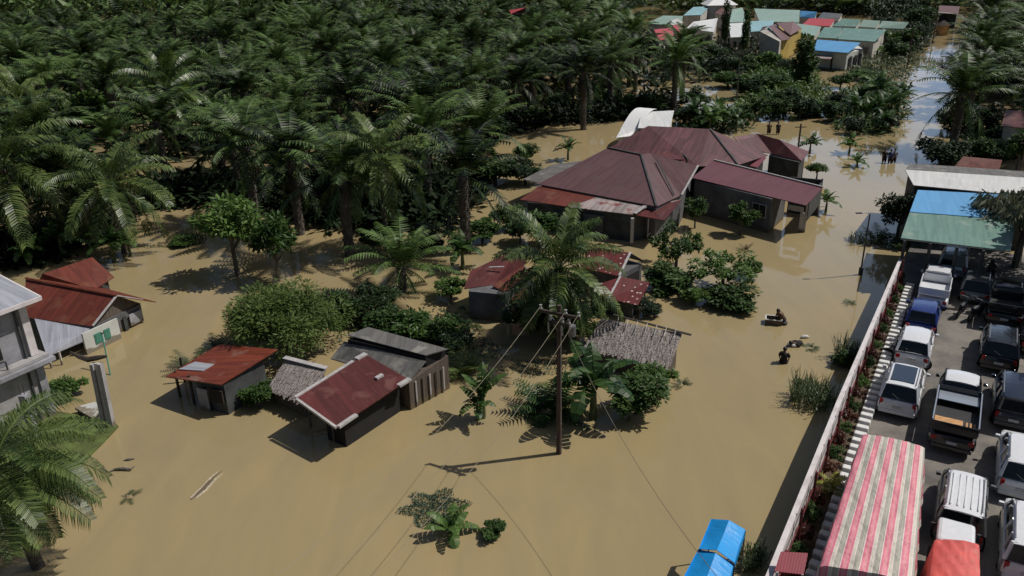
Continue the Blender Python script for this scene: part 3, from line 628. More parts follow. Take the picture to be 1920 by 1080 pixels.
tree('round', 488, 762, 1.55, 1.0, .9, 'dark green shrub between the rusty shack and the thatched hut', name='bush')
tree('round', 457, 752, 1.1, .8, .65, 'small shrub against the wall of the rusty shack', name='bush')
tree('round', 520, 740, 1.0, .9, .6, 'low shrub at the foot of the thatched hut', name='bush')
tree('bright', 125, 745, 1.3, 1.1, .8, 'bush between the concrete house and the forked column', name='bush')
tree('round', 1195, 775, 2.4, 1.7, 1.25, 'dense round bush right of the large banana plant', name='bush')
tree('bright', 1222, 740, 1.9, 1.2, .9, 'lighter shrub under the corner of the thatched roof', name='bush')
tree('round', 925, 1003, .7, .62, .42, 'small dark green bush poking out of open water at the bottom', name='bush')
tree('round', 1583, 685, 1.1, .7, .8, 'dark shrub in the water against the boundary wall', name='bush')
tree('loose', 1680, 460, .9, 1.5, .6, 'sparse weeds at the far end of the boundary wall', name='bush')
tree('loose', 870, 615, .6, .9, .4, 'low sprouting shrub by the red hut wall', name='bush')

# far wood beyond the last palm rows, one mass nobody could count
random.seed(77); fw = MB()
def clump(mb, c, r, n, size):
    for _ in range(n):
        u = Vector((rnd(-1, 1), rnd(-1, 1), rnd(-.6, 1))); p = Vector((c[0]+u.x*r, c[1]+u.y*r, c[2]+u.z*r*.6)); o = Vector((rnd(-1, 1), rnd(-1, 1), rnd(-.3, 1))).normalized(); t = o.cross(Vector((rnd(-1, 1), rnd(-1, 1), 1))).normalized()*size*.18
        mb.add([p-t, p+t, p+o*size*rnd(.6, 1.3)], [(0, 1, 2)])
for i in range(1500):
    x = rnd(-220, 360); y = rnd(236, 400)
    if PROJ((x, y, 11))[1] > 16: continue
    if abs(PROJ((x, y, 0))[0]-960) > 1150: continue
    clump(fw, (x, y, rnd(3, 8.5)), 5, 46, 4.0)
tag(fw.build('distant_wood', M['oil'], uv=False), 'dark mass of far trees along the top edge', 'wood', kind='stuff')
# undergrowth between the palms, near-black leaves standing in for shade
random.seed(41); ug = MB(); nu_ = 0
for i in range(6500):
    x = rnd(-170, 150); y = rnd(52, 240); q = PROJ((x, y+2.5, 0)); q2 = PROJ((x, y, 0))
    if not (inpoly(q[0], q[1], FOREST) and -120 < q[0] < 2050): continue
    dd = 0 if y > 78 else (78-y)/60
    if inpoly(q2[0], q2[1]+16, FOREST) is False or random.random() < dd*.75: continue
    leaves(ug, (x, y, rnd(.1, 1.2)), (1.7, 1.7, 1.2), 22, 1.4, .4)
tag(ug.build('undergrowth', M['under'], uv=False), 'undergrowth painted near-black as shade, crowding the flooded floor between the plantation palms', 'undergrowth', kind='stuff')
ug = MB()
for i in range(900):
    x = rnd(55, 150); y = rnd(60, 240); q = PROJ((x, y, 0))
    if inpoly(q[0], q[1], FORESTR): leaves(ug, (x, y, rnd(.0, 1.2)), (1.8, 1.8, 1.2), 26, 1.2, .35)
tag(ug.build('undergrowth', M['under'], uv=False), 'undergrowth painted near-black as shade in the palm grove right of the road', 'undergrowth', kind='stuff')
random.seed(12)
VT = [(1195, 90, 3.6, 'tree left of the far red roof'), (1318, 84, 2.4, 'tree below the far grey roofs'), (1340, 116, 3.2, 'tree below the far red roof'), (1262, 106, 2.8, 'dark bushy tree under the far red roofs'), (1410, 75, 3.6, 'tree beside the yellow house wall'), (1395, 140, 3.4, 'dark tree left of the grass below the yellow house'), (1425, 12, 6.5, 'far tree behind the long pale green roof'), (1560, 20, 6.0, 'far tree behind the blue and white striped roofs'), (1620, 26, 6.3, 'far tree behind the grey roof row'), (1680, 30, 6.0, 'far tree at the right end of the roof row'), (1730, 45, 5.5, 'tree left of the hut closing the road'), (1820, 60, 4.0, 'low tree right of the hut closing the road'), (1500, 14, 6.2, 'far tree behind the middle of the pale green roof'), (1380, 6, 6.0, 'far tree right of the white pointed roof'), (1655, 60, 4.5, 'tree poking out beyond the green roofs'), (1570, 200, 2.4, 'bushy tree left of the banana clump'), (1300, 205, 3.2, 'dark shrub under the broad dark oil palm'), (1212, 214, 3.4, 'dark shrub behind the white curved roof'), (990, 205, 3.2, 'dark undergrowth tree at the plantation edge left'), (1130, 205, 3.4, 'dark undergrowth tree at the plantation edge middle'), (1045, 210, 3.0, 'dark undergrowth tree below the slim tall palm'), (1870, 120, 5.0, 'dark tree in the grove behind the big roadside palm'), (1800, 215, 3.0, 'undergrowth shrub beneath the big roadside palm')]
VT += [(1085, 452, 1.8, 'low shrub in front of the dark wall of the maroon house'), (950, 430, 2.4, 'shrub between the red hut and the lean-to of the maroon house'), (905, 450, 2.0, 'shrub beside the wilted banana plant'), (845, 560, 1.8, 'shrub at the left corner of the red hut'), (1215, 590, 1.2, 'small shrub at the corner of the flecked lean-to'), (985, 300, 2.0, 'small shrub above the broad rounded bush'), (1300, 570, 1.3, 'low shrub between the two half submerged bushes'), (1405, 520, 1.4, 'thin shrub at the tip of the spreading tree'), (115, 330, 6.2, 'bright broadleaf tree among the left coconut palms'), (70, 250, 6.5, 'broadleaf tree behind the left coconut palms, farther back'), (180, 260, 6.8, 'broadleaf tree rising between palms right of the left coconut palms'), (420, 250, 6.0, 'broadleaf tree inside the plantation behind the open water'), (575, 385, 3.4, 'shiny leaved shrub between the front trunks of the plantation'), (900, 215, 4.6, 'broadleaf tree at the right flank of the plantation'), (1010, 150, 6.0, 'broadleaf tree between the two slim tall palms'), (1150, 130, 6.0, 'broadleaf tree left of the broad dark palm'), (1575, 165, 2.6, 'bush between the blue roofed house and the banana clump'), (1600, 252, 2.2, 'leafy bush at the left foot of the banana clump'), (1665, 246, 2.4, 'leafy bush at the right foot of the banana clump'), (1630, 215, 3.0, 'bush inside the banana clump, far side'), (1645, 175, 2.6, 'bush on the left bank between banana clump and far weeds'), (1450, 222, 3.0, 'bush directly above the maroon side roof'), (1500, 222, 3.2, 'full bush right of the wading pair'), (1560, 228, 2.6, 'bush left foot of the banana clump near open water'), (1400, 185, 3.6, 'dark tree where the plantation meets the village shrubs'), (1350, 140, 3.4, 'tree at the plantation corner below the far roofs'), (1300, 130, 3.4, 'tree filling the gap under the red far roofs'), (1245, 140, 3.6, 'tree between the far red roof and the broad dark palm'), (1720, 55, 6.0, 'large tree beside the farthest road stretch, left bank'), (1700, 90, 4.6, 'full tree right of the far green roofs'), (1680, 75, 4.6, 'tree just right of the double green roof'), (1785, 250, 3.0, 'dark bush at the waterline under the big roadside palm'), (1830, 250, 4.2, 'dark tree behind the hedge bush on the right'), (1875, 185, 5.2, 'dark tree right of the big roadside palm'), (1800, 250, 3.6, 'dark tree under the fronds of the big roadside palm'), (1845, 150, 5.2, 'dense tree in the right grove, middle'), (1905, 130, 5.6, 'dense tree in the right grove at the edge'), (1890, 60, 6.0, 'tall tree in the far right corner'), (1280, 232, 2.6, 'shrub between the white roofs and the broad dark palm'), (1395, 232, 2.4, 'shrub beside the bananas behind the maroon house'), (1440, 130, 3.6, 'tree in front of the grey wall of the yellow house'), (1470, 140, 3.0, 'small tree at the foot of the yellow house'), (1010, 232, 2.6, 'undergrowth shrub at the plantation mouth, left'), (1180, 215, 3.2, 'undergrowth shrub at the plantation mouth, right'), (925, 260, 3.0, 'leafy shrub between plantation and the rounded bush'), (895, 300, 3.0, 'leafy shrub above the thick dark oil palm'), (700, 470, 1.8, 'low shrub in the dark water under the yellowing palm'), (800, 470, 2.2, 'shrub between the low young palm and the thick dark one'), (1000, 620, 2.6, 'dark shrub under the middle coconut palm, left side'), (1075, 640, 2.8, 'dark shrub under the middle coconut palm, right side'), (1040, 600, 3.0, 'tall dark shrub around the trunk of the middle coconut palm'), (1130, 650, 1.8, 'shrub at the left edge of the large thatched roof'), (855, 660, 1.5, 'shrub at the right corner of the plank shed'), (700, 600, 2.4, 'tall bush behind the hedge and the low young palm'), (600, 600, 2.0, 'bush right behind the feathery tree')]
for px, py, h, lb in VT: tree(random.choice(['round', 'round', 'dark', 'bright']), px, py, h, h*rnd(.62, .85), h*.56, lb)

# ================================================================= BANANAS, PALMY SHRUBS, WEEDS
def banana_leaf(mb, base, az, elev, L, droop, wd):
    seg = 9; p = Vector(base); h = Vector((math.cos(az), math.sin(az), 0)); S = Vector((-h.y, h.x, 0)); pts = [p.copy()]; up = []
    for i in range(seg):
        a = elev-droop*((i+.5)/seg)**1.3; d = h*math.cos(a)+Vector((0, 0, math.sin(a))); p = p+d*L/seg; pts.append(p.copy()); up.append(S.cross(d)*-1)
    mb.tube(pts, [.025*(1-.8*i/seg) for i in range(seg+1)], 3, cap=False)
    for i in range(1, seg):
        t0, t1 = i/seg, (i+1)/seg; w0 = wd*math.sin(math.pi*min(.97, t0*.9+.08))**.7; w1 = wd*math.sin(math.pi*min(.97, t1*.9+.08))**.7
        for sg in (-1, 1):
            dr = -rnd(.1, .5); gap = rnd(.80, 1.0)
            a0 = pts[i]; a1 = pts[i].lerp(pts[i+1], gap)
            o0 = a0+S*sg*w0+Vector((0, 0, dr*w0)); o1 = a1+S*sg*w1+Vector((0, 0, dr*w1))
            mb.add([a0, a1, o1, o0], [(0, 1, 2, 3)])
def banana_mesh(seed, nl=8, L=1.5, h=1.2, wd=.27):
    random.seed(seed); mb = MB()
    for i in range(nl):
        banana_leaf(mb, (0, 0, h), i*2.4+rnd(-.3, .3), R(80-70*i/nl)+rnd(-.1, .1), L*rnd(.8, 1.15), R(rnd(60, 105)), wd)
    return mb.mesh('leaves', M['banana'], uv=False)
BAN = [banana_mesh(i, (10, 9, 12)[i], L=1.65, wd=.30) for i in range(3)]
def banana_up(seed):
    random.seed(seed); mb = MB()
    for i in range(7): banana_leaf(mb, (0, 0, .9), i*2.4+rnd(-.3, .3), R(86-36*i/7)+rnd(-.1, .1), 1.35*rnd(.8, 1.1), R(rnd(25, 75)), .19)
    return mb.mesh('leaves', M['banana'], uv=False)
BAN.append(banana_up(9))
BST = MB().tube([(0, 0, -1), (0, 0, .3), (0, 0, 1.2)], [.13, .12, .07], 8).mesh('stem', M['banana_stem'])
def banana(px, py, sc, label, group=None, v=None, zb=0, drop=0.0):
    b = W(px, py, zb); t = empty('banana_plant', (b.x, b.y, zb-drop), label, 'banana plant', group, rz=rnd(0, 6), sc=sc)
    link('stem', BST, t); link('leaves', BAN[v] if v is not None else random.choice(BAN), t)
    return t
random.seed(8)
banana(1112, 785, 1.5, 'large dark leaved banana plant right of the utility pole', v=2)
banana(1180, 790, .55, 'small banana sprout in front of the dense round bush', v=1)
banana(905, 783, 1.3, 'bright banana plant left of the utility pole, taller of the pair', v=3)
banana(896, 788, .7, 'low drooping banana plant beside the taller one', v=1)
banana(845, 1000, .75, 'small banana shoot rising beside the patch of drowned weeds', v=1, drop=.75)
banana(868, 505, 1.15, 'wilted dark banana plant left of the red hut', v=2)
banana(120, 485, 1.3, 'bright green banana plant at the plantation edge behind the red roofs', v=0)
banana(215, 492, 1.2, 'banana plant between the plantation and open water', v=2)
banana(245, 480, .9, 'smaller banana plant with leaves touching the water', v=1)
banana(170, 470, .9, 'banana plant in shade between its two neighbours', v=1)
banana(60, 500, 1.0, 'banana plant behind the far small red roof', v=0)
banana(1065, 300, 1.0, 'dark banana plant behind the grey lean-to of the maroon house', v=1)
banana(1592, 288, 1.0, 'dark banana plant alone in the flooded road above the people', v=1, drop=.4)
banana(1607, 312, .8, 'small green banana plant left of the wading trio', v=0, drop=.5)
banana(1518, 287, 1.0, 'banana plant behind the right end of the maroon roofs', v=0, drop=.3)
for px, py, s in [(1600, 225, 1.5), (1622, 238, 1.7), (1648, 232, 1.9), (1668, 222, 1.6), (1640, 205, 2.0), (1612, 205, 1.7), (1683, 208, 1.5), (1655, 248, 1.1)]:
    banana(px, py, s, 'banana plant in the clump on the left bank of the flooded road', 'bananas of the roadside clump')
for px, py, s in [(1300, 236, 1.5), (1330, 250, 1.4), (1355, 245, 1.5), (1380, 248, 1.2), (1345, 228, 1.6)]:
    banana(px, py, s, 'banana plant in the group behind the maroon house', 'bananas behind the maroon house')
for px, py, s in [(1668, 95, 1.9), (1658, 88, 1.6)]:
    banana(px, py, s, 'tall far banana plant beside the green roofs', 'far bananas by the green roofs')
banana(1548, 398, .8, 'low banana plant beside the right porch of the maroon annex', v=0)
def reeds(px, py, rad, n, hgt, label, seed, m='weed'):
    random.seed(seed); b = W(px, py, 0); t = empty('water_reeds', b, label, 'plant'); mb = MB()
    for i in range(n):
        a = rnd(0, 6.28); r = rad*math.sqrt(random.random()); p = Vector((math.cos(a)*r, math.sin(a)*r, -.1)); ln = Vector((rnd(-.35, .35), rnd(-.35, .35), 1)).normalized(); H_ = hgt*rnd(.4, 1.1)
        q = p+ln*H_; k = q+ln*H_*.25+Vector((rnd(-.15, .15), rnd(-.15, .15), -.05)); s_ = Vector((ln.y+.3, -ln.x, 0)).normalized()*.014
        mb.add([p-s_, p+s_, q+s_, q-s_, k], [(0, 1, 2, 3), (3, 2, 4)])
        for j in range(random.randint(3, 7)):
            o = p.lerp(q, rnd(.3, 1)); d = Vector((rnd(-1, 1), rnd(-1, 1), rnd(-.2, .9))).normalized(); L = rnd(.08, .2); w_ = d.cross(Vector((0, 0, 1))).normalized()*L*.16
            mb.add([o, o+d*L*.5+w_, o+d*L, o+d*L*.5-w_], [(0, 1, 2, 3)])
    mb.build('stalks', M[m], t, world=False, uv=False); return t
def palmy(px, py, sc, n, label, seed, m='coco', elev=(30, 80), L=1.1, leaf=.42, name='palm_shrub'):
    random.seed(seed); b = W(px, py, 0); mb = MB()
    for i in range(n):
        a = i*2.4; r = rnd(0, .35)
        frond(mb, (math.cos(a)*r, math.sin(a)*r, -.1), a+rnd(-.4, .4), R(rnd(*elev)), L*rnd(.8, 1.3), R(60), leaf, 12, .5, .3, .07, .015, seg=6, two=False)
    t = empty(name, b, label, 'plant', sc=sc); mb.build('fronds', M[m], t, world=False, uv=False)
    random.seed(seed+1); s = MB()
    for i in range(5): s.tube([(rnd(-.2, .2), rnd(-.2, .2), -1), (rnd(-.3, .3), rnd(-.3, .3), .35)], .02, 5)
    s.build('stems', M['bark'], t, world=False)
palmy(1035, 770, 1.5, 40, 'bright spiky palm shrub at the foot of the utility pole', 4, m='banana', elev=(15, 80))
palmy(870, 700, 1.2, 20, 'palm shrub beside the wooden shed wall', 5, elev=(40, 85))
palmy(355, 690, .9, 12, 'small palm shrub above the rusty orange shack', 6, m='weed')
palmy(410, 655, .9, 10, 'thin palm shrub left of the feathery tree', 7, m='weed')
reeds(1612, 455, .8, 90, .8, 'spiky weeds near the lamp pole', 9)
palmy(1645, 450, 1.1, 16, 'spiky shrub at the foot of the dense dark tree', 10, m='coco')
palmy(1520, 395, .8, 10, 'small spiky plant under the annex eave', 11, m='weed')
reeds(360, 455, 1.1, 150, 1.0, 'pale reedy tuft in the water below the plantation', 13)
reeds(1520, 755, 1.0, 230, 1.25, 'tall pale weeds sprouting from the water near the wall, nearest the camera', 14)
reeds(1588, 672, .6, 110, 1.2, 'tall weeds in the water beside the wall, behind the first patch', 15)
palmy(1280, 722, .45, 12, 'floating tuft of leaves in open water right of the thatched roof', 16, m='weed', elev=(10, 50))
palmy(1593, 568, .4, 12, 'little tuft of weed in the middle of the flooded road', 17, m='weed', elev=(10, 50))
palmy(240, 932, .45, 10, 'little tuft of weed floating near the lower left palm', 18, m='weed', elev=(10, 50))
palmy(1520, 652, .4, 14, 'small floating weeds left of the wall, upper', 19, m='weed', elev=(10, 50))
palmy(1398, 468, .5, 6, 'dark stump with shoots in front of the annex', 20, m='dead', elev=(60, 88))
reeds(1405, 1055, .6, 110, .7, 'weeds in the shade of the wall beside the blue canopy', 23)
def weedpatch(px, py, rx, ry, n, label, seed, hgt=.25, m='weed_wet', name='water_weeds'):
    random.seed(seed); c = W(px, py, 0); mb = MB()
    for i in range(n):
        a = rnd(0, 6.28); r = math.sqrt(random.random())*(.6+.4*math.sin(a*3+1)**2)
        p = Vector((c.x+math.cos(a)*rx*r, c.y+math.sin(a)*ry*r, -.03)); d = Vector((rnd(-.6, .6), rnd(-.6, .6), rnd(.1, .7))).normalized(); L = hgt*rnd(.5, 1.4); s = Vector((d.y, -d.x, 0)).normalized()*.035
        mb.add([p-s, p+s, p+d*L], [(0, 1, 2)])
    tag(mb.build(name, M[m], loc=(c.x, c.y, 0), uv=False), label, 'water weeds', kind='stuff')
weedpatch(815, 952, 1.5, 1.25, 3800, 'greenish grey patch of drowned weeds in open water at the bottom', 3, .13)
weedpatch(1525, 735, 1.0, 1.6, 500, 'drowned grass around the tall weeds by the wall', 4, .3, 'weed')
def bank(px, label, seed, n, size, m='leaf_bright', zt=1.0):
    random.seed(seed); xs = [W(*p) for p in px]; P2 = [(p.x, p.y) for p in xs]; mb = MB(); k = 0
    x0, x1 = min(p[0] for p in P2), max(p[0] for p in P2); y0, y1 = min(p[1] for p in P2), max(p[1] for p in P2)
    while k < n:
        x, y = rnd(x0, x1), rnd(y0, y1)
        if not inpoly(x, y, P2): continue
        k += 1; leaves(mb, (x, y, rnd(0, zt*.5)), (1.3, 1.3, rnd(.3, 1)*zt), 20, size, .35)
    tag(mb.build('ground_cover', M[m], uv=False), label, 'ground cover', kind='stuff')
bank([(1385, 208), (1400, 150), (1430, 110), (1520, 135), (1545, 170), (1570, 205), (1520, 226)], 'rank green growth below the yellow house', 1, 460, .7, 'leaf_bright', 1.5)
bank([(1590, 118), (1625, 95), (1700, 75), (1725, 90), (1700, 150), (1690, 170), (1600, 150)], 'weedy green bank between the blue roofed house and the road', 2, 420, .6, 'weed', 1.0)
bank([(1580, 245), (1585, 175), (1640, 160), (1700, 170), (1690, 225), (1640, 256)], 'tangled growth under the banana clump', 3, 220, .7, 'leaf', 1.2)
bank([(1290, 252), (1300, 215), (1400, 205), (1400, 245)], 'growth among the bananas behind the maroon house', 4, 130, .6, 'leaf', 1.0)
bank([(1800, 300), (1830, 240), (1960, 250), (1960, 300)], 'green undergrowth between the two red roofs at the right', 5, 260, .6, 'leaf', 1.0)
bank([(1200, 100), (1215, 80), (1420, 84), (1420, 130), (1340, 150), (1230, 120)], 'dark growth in front of the far left houses', 6, 420, .8, 'leaf_dark', 2.0)
bank([(1700, 60), (1712, 20), (1755, 22), (1745, 60), (1730, 100), (1705, 100)], 'dark growth along the left bank of the farthest road', 7, 420, .9, 'leaf_dark', 2.2)
bank([(1410, 20), (1420, 6), (1700, 22), (1760, 16), (1700, 40), (1650, 36), (1500, 18)], 'dark growth behind the far village roofs', 8, 600, 1.2, 'leaf_dark', 5.0)
bank([(190, 425), (330, 350), (640, 345), (905, 335), (880, 395), (860, 425), (760, 440), (640, 432), (500, 392), (330, 383), (250, 402)], 'tangle painted near-black as the shade under the front palms of the plantation', 10, 560, 1.1, 'under', 1.6)
bank([(-60, 500), (60, 440), (190, 402), (250, 400), (180, 455), (60, 500)], 'tangle painted near-black as the shade under the left coconut palms', 11, 260, 1.0, 'under', 1.6)
bank([(905, 240), (1010, 225), (1260, 195), (1255, 215), (1140, 228), (1010, 238), (920, 262)], 'tangle painted near-black as shade along the back edge of the open water', 12, 260, 1.0, 'under', 2.2)
bank([(640, 640), (700, 600), (860, 590), (880, 640), (850, 690), (760, 650)], 'low growth in the water behind the plank shed', 9, 70, .35, 'weed', .4)
weedpatch(1590, 130, 9, 3.0, 900, 'grassy shallows in front of the blue roofed house', 5, .5, 'weed')
weedpatch(1720, 115, 7, 9, 1300, 'weedy left bank of the far flooded road', 6, .7, 'weed')
weedpatch(1400, 148, 9, 5, 1200, 'tall grass below the yellow house', 7, .9, 'weed')
weedpatch(290, 462, 1.6, .5, 200, 'floating weeds below the plantation edge', 8, .2, 'weed')
weedpatch(880, 655, 2.8, 1.6, 900, 'floating weeds around the shed and the red hut', 9, .22, 'weed_wet')
weedpatch(1010, 690, 2.2, 1.2, 700, 'floating weeds behind the spiky palm shrub', 10, .2, 'weed_wet')
weedpatch(1640, 250, 4, 3, 500, 'weeds in the shallows around the banana clump', 11, .4, 'weed')
# planted strip shrubs
random.seed(14)
SK = [('red', 'reddish'), ('round', 'green'), ('red', 'reddish'), ('bright', 'light green')]
for i in range(30):
    t = (i+.4)/30; a = wl[1]-RD*1.5; b = wl[3]; p = a.lerp(b, t); q = k00.lerp(k1, min(1, max(0, (t*(b-a).length+4.2)/(k1-k00).length)))
    c = p.lerp(q, rnd(.36, .46)); kd = SK[i % 4]; wdt = (q-p).length*.20
    if abs(t-.235) < .02: continue
    e = empty('shrub', (c.x, c.y, LZ), f'{kd[1]} ornamental shrub in the planting strip behind the white wall', 'bush', f'{kd[1]} shrubs of the planting strip')
    link('foliage', crown(kd[0]), e, (0, 0, .55), (0, 0, rnd(0, 6)), (max(.30, wdt), max(.30, wdt), rnd(.4, .6)))
palm_y = W(1562, 905, LZ+.6)
random.seed(15); mb = MB()
for i in range(26): frond(mb, (0, 0, .3), i*2.4, R(rnd(10, 80)), .75, R(70), .2, 8, .5, .2, .07, .015, seg=5, two=False)
e = empty('ornamental_plant', (palm_y.x, palm_y.y, LZ), 'bright yellow spiky plant in the planting strip near the striped tarpaulin', 'plant'); mb.build('fronds', M['leaf_yellow'], e, world=False, uv=False)
MB().tube([(0, 0, 0), (0, 0, .35)], .04, 6).build('stem', M['bark'], e, world=False)

# ================================================================= BUILDINGS
def P3(l): return [W(*p) for p in l]
def building(name, label, cat, roofs, walls, group=None, ridges=(), t=.05, boxes=()):
    """roofs: (part, material, [(px,py,z)..]); walls: (material, [(px,py,ztop)..], inset) prisms down into the water"""
    allp = [p for r in roofs for p in P3(r[2])]; c = sum(allp, Vector())/len(allp)
    root = empty(name, (c.x, c.y, 0), label, cat, group)
    for pn, m, pts in roofs: MB().slab(P3(pts), t).build(pn, M[m], root)
    for m, pts, ins in walls:
        q = P3(pts); cc = sum(q, Vector())/len(q); q = [p+(cc-p)*ins for p in q]; mb = MB(); n = len(q)
        mb.add([(p.x, p.y, p.z-.07) for p in q]+[(p.x, p.y, -1.1) for p in q], [(i, (i+1) % n, n+(i+1) % n, n+i) for i in range(n)]+[tuple(range(n))])
        mb.build('wall', M[m], root)
    for a, b, wd, m in ridges: MB().bar(W(*a)+Vector((0, 0, .035)), W(*b)+Vector((0, 0, .035)), wd, .05).build('ridge_cap', M[m], root)
    return root
def post(root, px, py, ztop, r=.06, m='trim', name='post'):
    """post whose foot stands in the water at px,py"""
    p = W(px, py, 0); MB().box((p.x, p.y, (ztop-1.1)/2), (r*2, r*2, ztop+1.1)).build(name, M[m], root)
def panel(root, name, m, a, b, z0, z1, th=.04, out=.03):
    """flat piece on a wall face between world points a and b (x,y)"""
    a, b = Vector((a.x, a.y, 0)), Vector((b.x, b.y, 0)); n = Vector(((b-a).y, -(b-a).x, 0)).normalized()
    if n.y > 0: n = -n
    c = (a+b)/2+n*out
    return MB().box((c.x, c.y, (z0+z1)/2), ((b-a).length, th, z1-z0), rz=math.atan2((b-a).y, (b-a).x)).build(name, M[m], root)
def window(root, a, b, z0, z1, frame='trim', pane='glass', out=.02):
    f = panel(root, 'window', frame, a, b, z0, z1, .05, out)
    d = (b-a).normalized()*.06; n = Vector(((b-a).y, -(b-a).x, 0)).normalized(); n = -n if n.y > 0 else n
    A, B = Vector((a.x, a.y, 0))+d, Vector((b.x, b.y, 0))-d; c = (A+B)/2+n*(out+.01)
    off = Vector(root.location); mb = MB(); mid = (B-A)*.5
    for s0, s1 in ((0, .48), (.52, 1)):
        q0, q1 = A.lerp(B, s0), A.lerp(B, s1); cc = (q0+q1)/2+n*(out+.015)
        mb.box((cc.x, cc.y, (z0+z1)/2), ((q1-q0).length, .05, z1-z0-.12), rz=math.atan2(d.y, d.x))
    mb.v = [tuple(Vector(v)-off) for v in mb.v]
    o = bpy.data.objects.new('pane', mb.mesh('pane', M[pane])); COL.objects.link(o); o.parent = f
# --- big maroon house complex
EV = 2.1
h = building('flooded_house', 'big flooded house with broad hipped brown maroon roof and patched lean-to', 'house', [
    ('roof', 'r_maroon', [(1140, 277, 4.3), (1202, 290, 4.3), (1231, 387, 2.6), (1008, 345, 2.6)]),
    ('roof', 'r_maroon', [(1202, 290, 4.3), (1218, 287, 4.3), (1309, 311, 3.9), (1277, 366, 2.6), (1231, 387, 2.6)]),
    ('roof', 'r_maroon', [(1140, 277, 4.3), (1008, 345, 2.6), (1125, 296, 2.6)]),
    ('lean_to_roof', 'r_dkgrey', [(980, 336, 1.9), (1035, 309, 2.2), (1125, 297, 2.4), (1012, 343, 2.3)]),
    ('lean_to_roof', 'r_rust', [(1010, 349, 2.45), (1118, 370, 2.45), (1068, 388, 2.1), (975, 374, 2.1)]),
    ('lean_to_roof', 'r_patch', [(1118, 370, 2.45), (1214, 388, 2.45), (1185, 402, 2.1), (1068, 388, 2.1)]),
    ('lean_to_roof', 'r_darkred', [(1214, 384, 2.45), (1278, 374, 2.45), (1246, 413, 2.05), (1186, 402, 2.05)])],
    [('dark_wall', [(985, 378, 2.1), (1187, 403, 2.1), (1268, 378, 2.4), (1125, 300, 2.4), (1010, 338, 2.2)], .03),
     ('grey_wall', [(1012, 346, 2.62), (1231, 387, 2.62), (1277, 366, 2.62), (1300, 316, 2.7), (1200, 292, 2.7), (1125, 296, 2.62)], .02)],
    ridges=[((1202, 290, 4.32), (1231, 387, 2.62), .14, 'dark_wall'), ((1264, 366, 2.75), (1232, 300, 4.1), .1, 'dark_wall'), ((1140, 277, 4.32), (1202, 290, 4.32), .16, 'dark_wall'), ((1309, 311, 3.92), (1278, 366, 2.65), .14, 'trim'), ((1190, 401, 2.13), (1212, 385, 2.5), .3, 'trim')])
A, B = W(985, 378, 2.1), W(1187, 403, 2.1)
panel(h, 'wall_panel', 'grey_wall', A.lerp(B, .56), A.lerp(B, .74), .5, 1.75, .04, .06)
window(h, A.lerp(B, .26), A.lerp(B, .42), .7, 1.6, 'grey_wall', 'shade_fill', .06)
post(h, 1184, 460, 2.05, .11); post(h, 1214, 450, 2.05, .04); post(h, 1228, 437, 2.05, .07)
for q in ((1216, 442), (1228, 440)): post(h, q[0], q[1], .6, .05)
MB().bar(W(1214, 440, .5), W(1228, 432, .5), .06).build('porch_rail', M['trim'], h)
# --- annex with mono-pitch plum roof
h = building('flooded_annex', 'long annex with plain plum coloured sloping roof and open porch at its right end', 'house', [
    ('roof', 'r_maroon2', [(1339, 300, 3.4), (1543, 351, 3.3), (1511, 385, 2.7), (1297, 333, 2.8)])],
    [('grey_wall', [(1302, 336, 2.74), (1448, 372, 2.7), (1478, 338, 3.1), (1342, 305, 3.2)], .01)],
    ridges=[((1339, 300, 3.42), (1543, 351, 3.32), .12, 'trim')])
A, B = W(1302, 336, 2.7), W(1448, 372, 2.7)
post(h, 1446, 424, 2.66, .14, 'pale_wall', 'column'); post(h, 1507, 436, 2.62, .055); post(h, 1533, 404, 3.0, .05)
p0, p1, p2 = W(1446, 424), W(1507, 436), W(1533, 404)
panel(h, 'fascia', 'grey_wall', p0, p1, 2.25, 2.6, .06, 0)
panel(h, 'porch_beam', 'trim', p0.lerp(p1, .46), p0.lerp(p1, .93), 1.55, 1.95, .06, .1)  # pale horizontal beam across the porch
panel(h, 'low_wall', 'pale_wall', p0.lerp(p1, .84), p0.lerp(p1, .98), .0, 1.5, .12, .02)
panel(h, 'side_wall', 'dark_wall', p1.lerp(p2, .1), p1.lerp(p2, 1), .9, 2.7, .1, 0)
bk = W(1460, 372, 0); bk2 = W(1535, 392, 0)
panel(h, 'back_wall', 'dark_wall', W(1475, 398, 0), p2, -1, 2.9, .1, 0)
window(h, A.lerp(B, .78), A.lerp(B, .95), 1.1, 2.1, 'trim', 'shade_fill', .05)
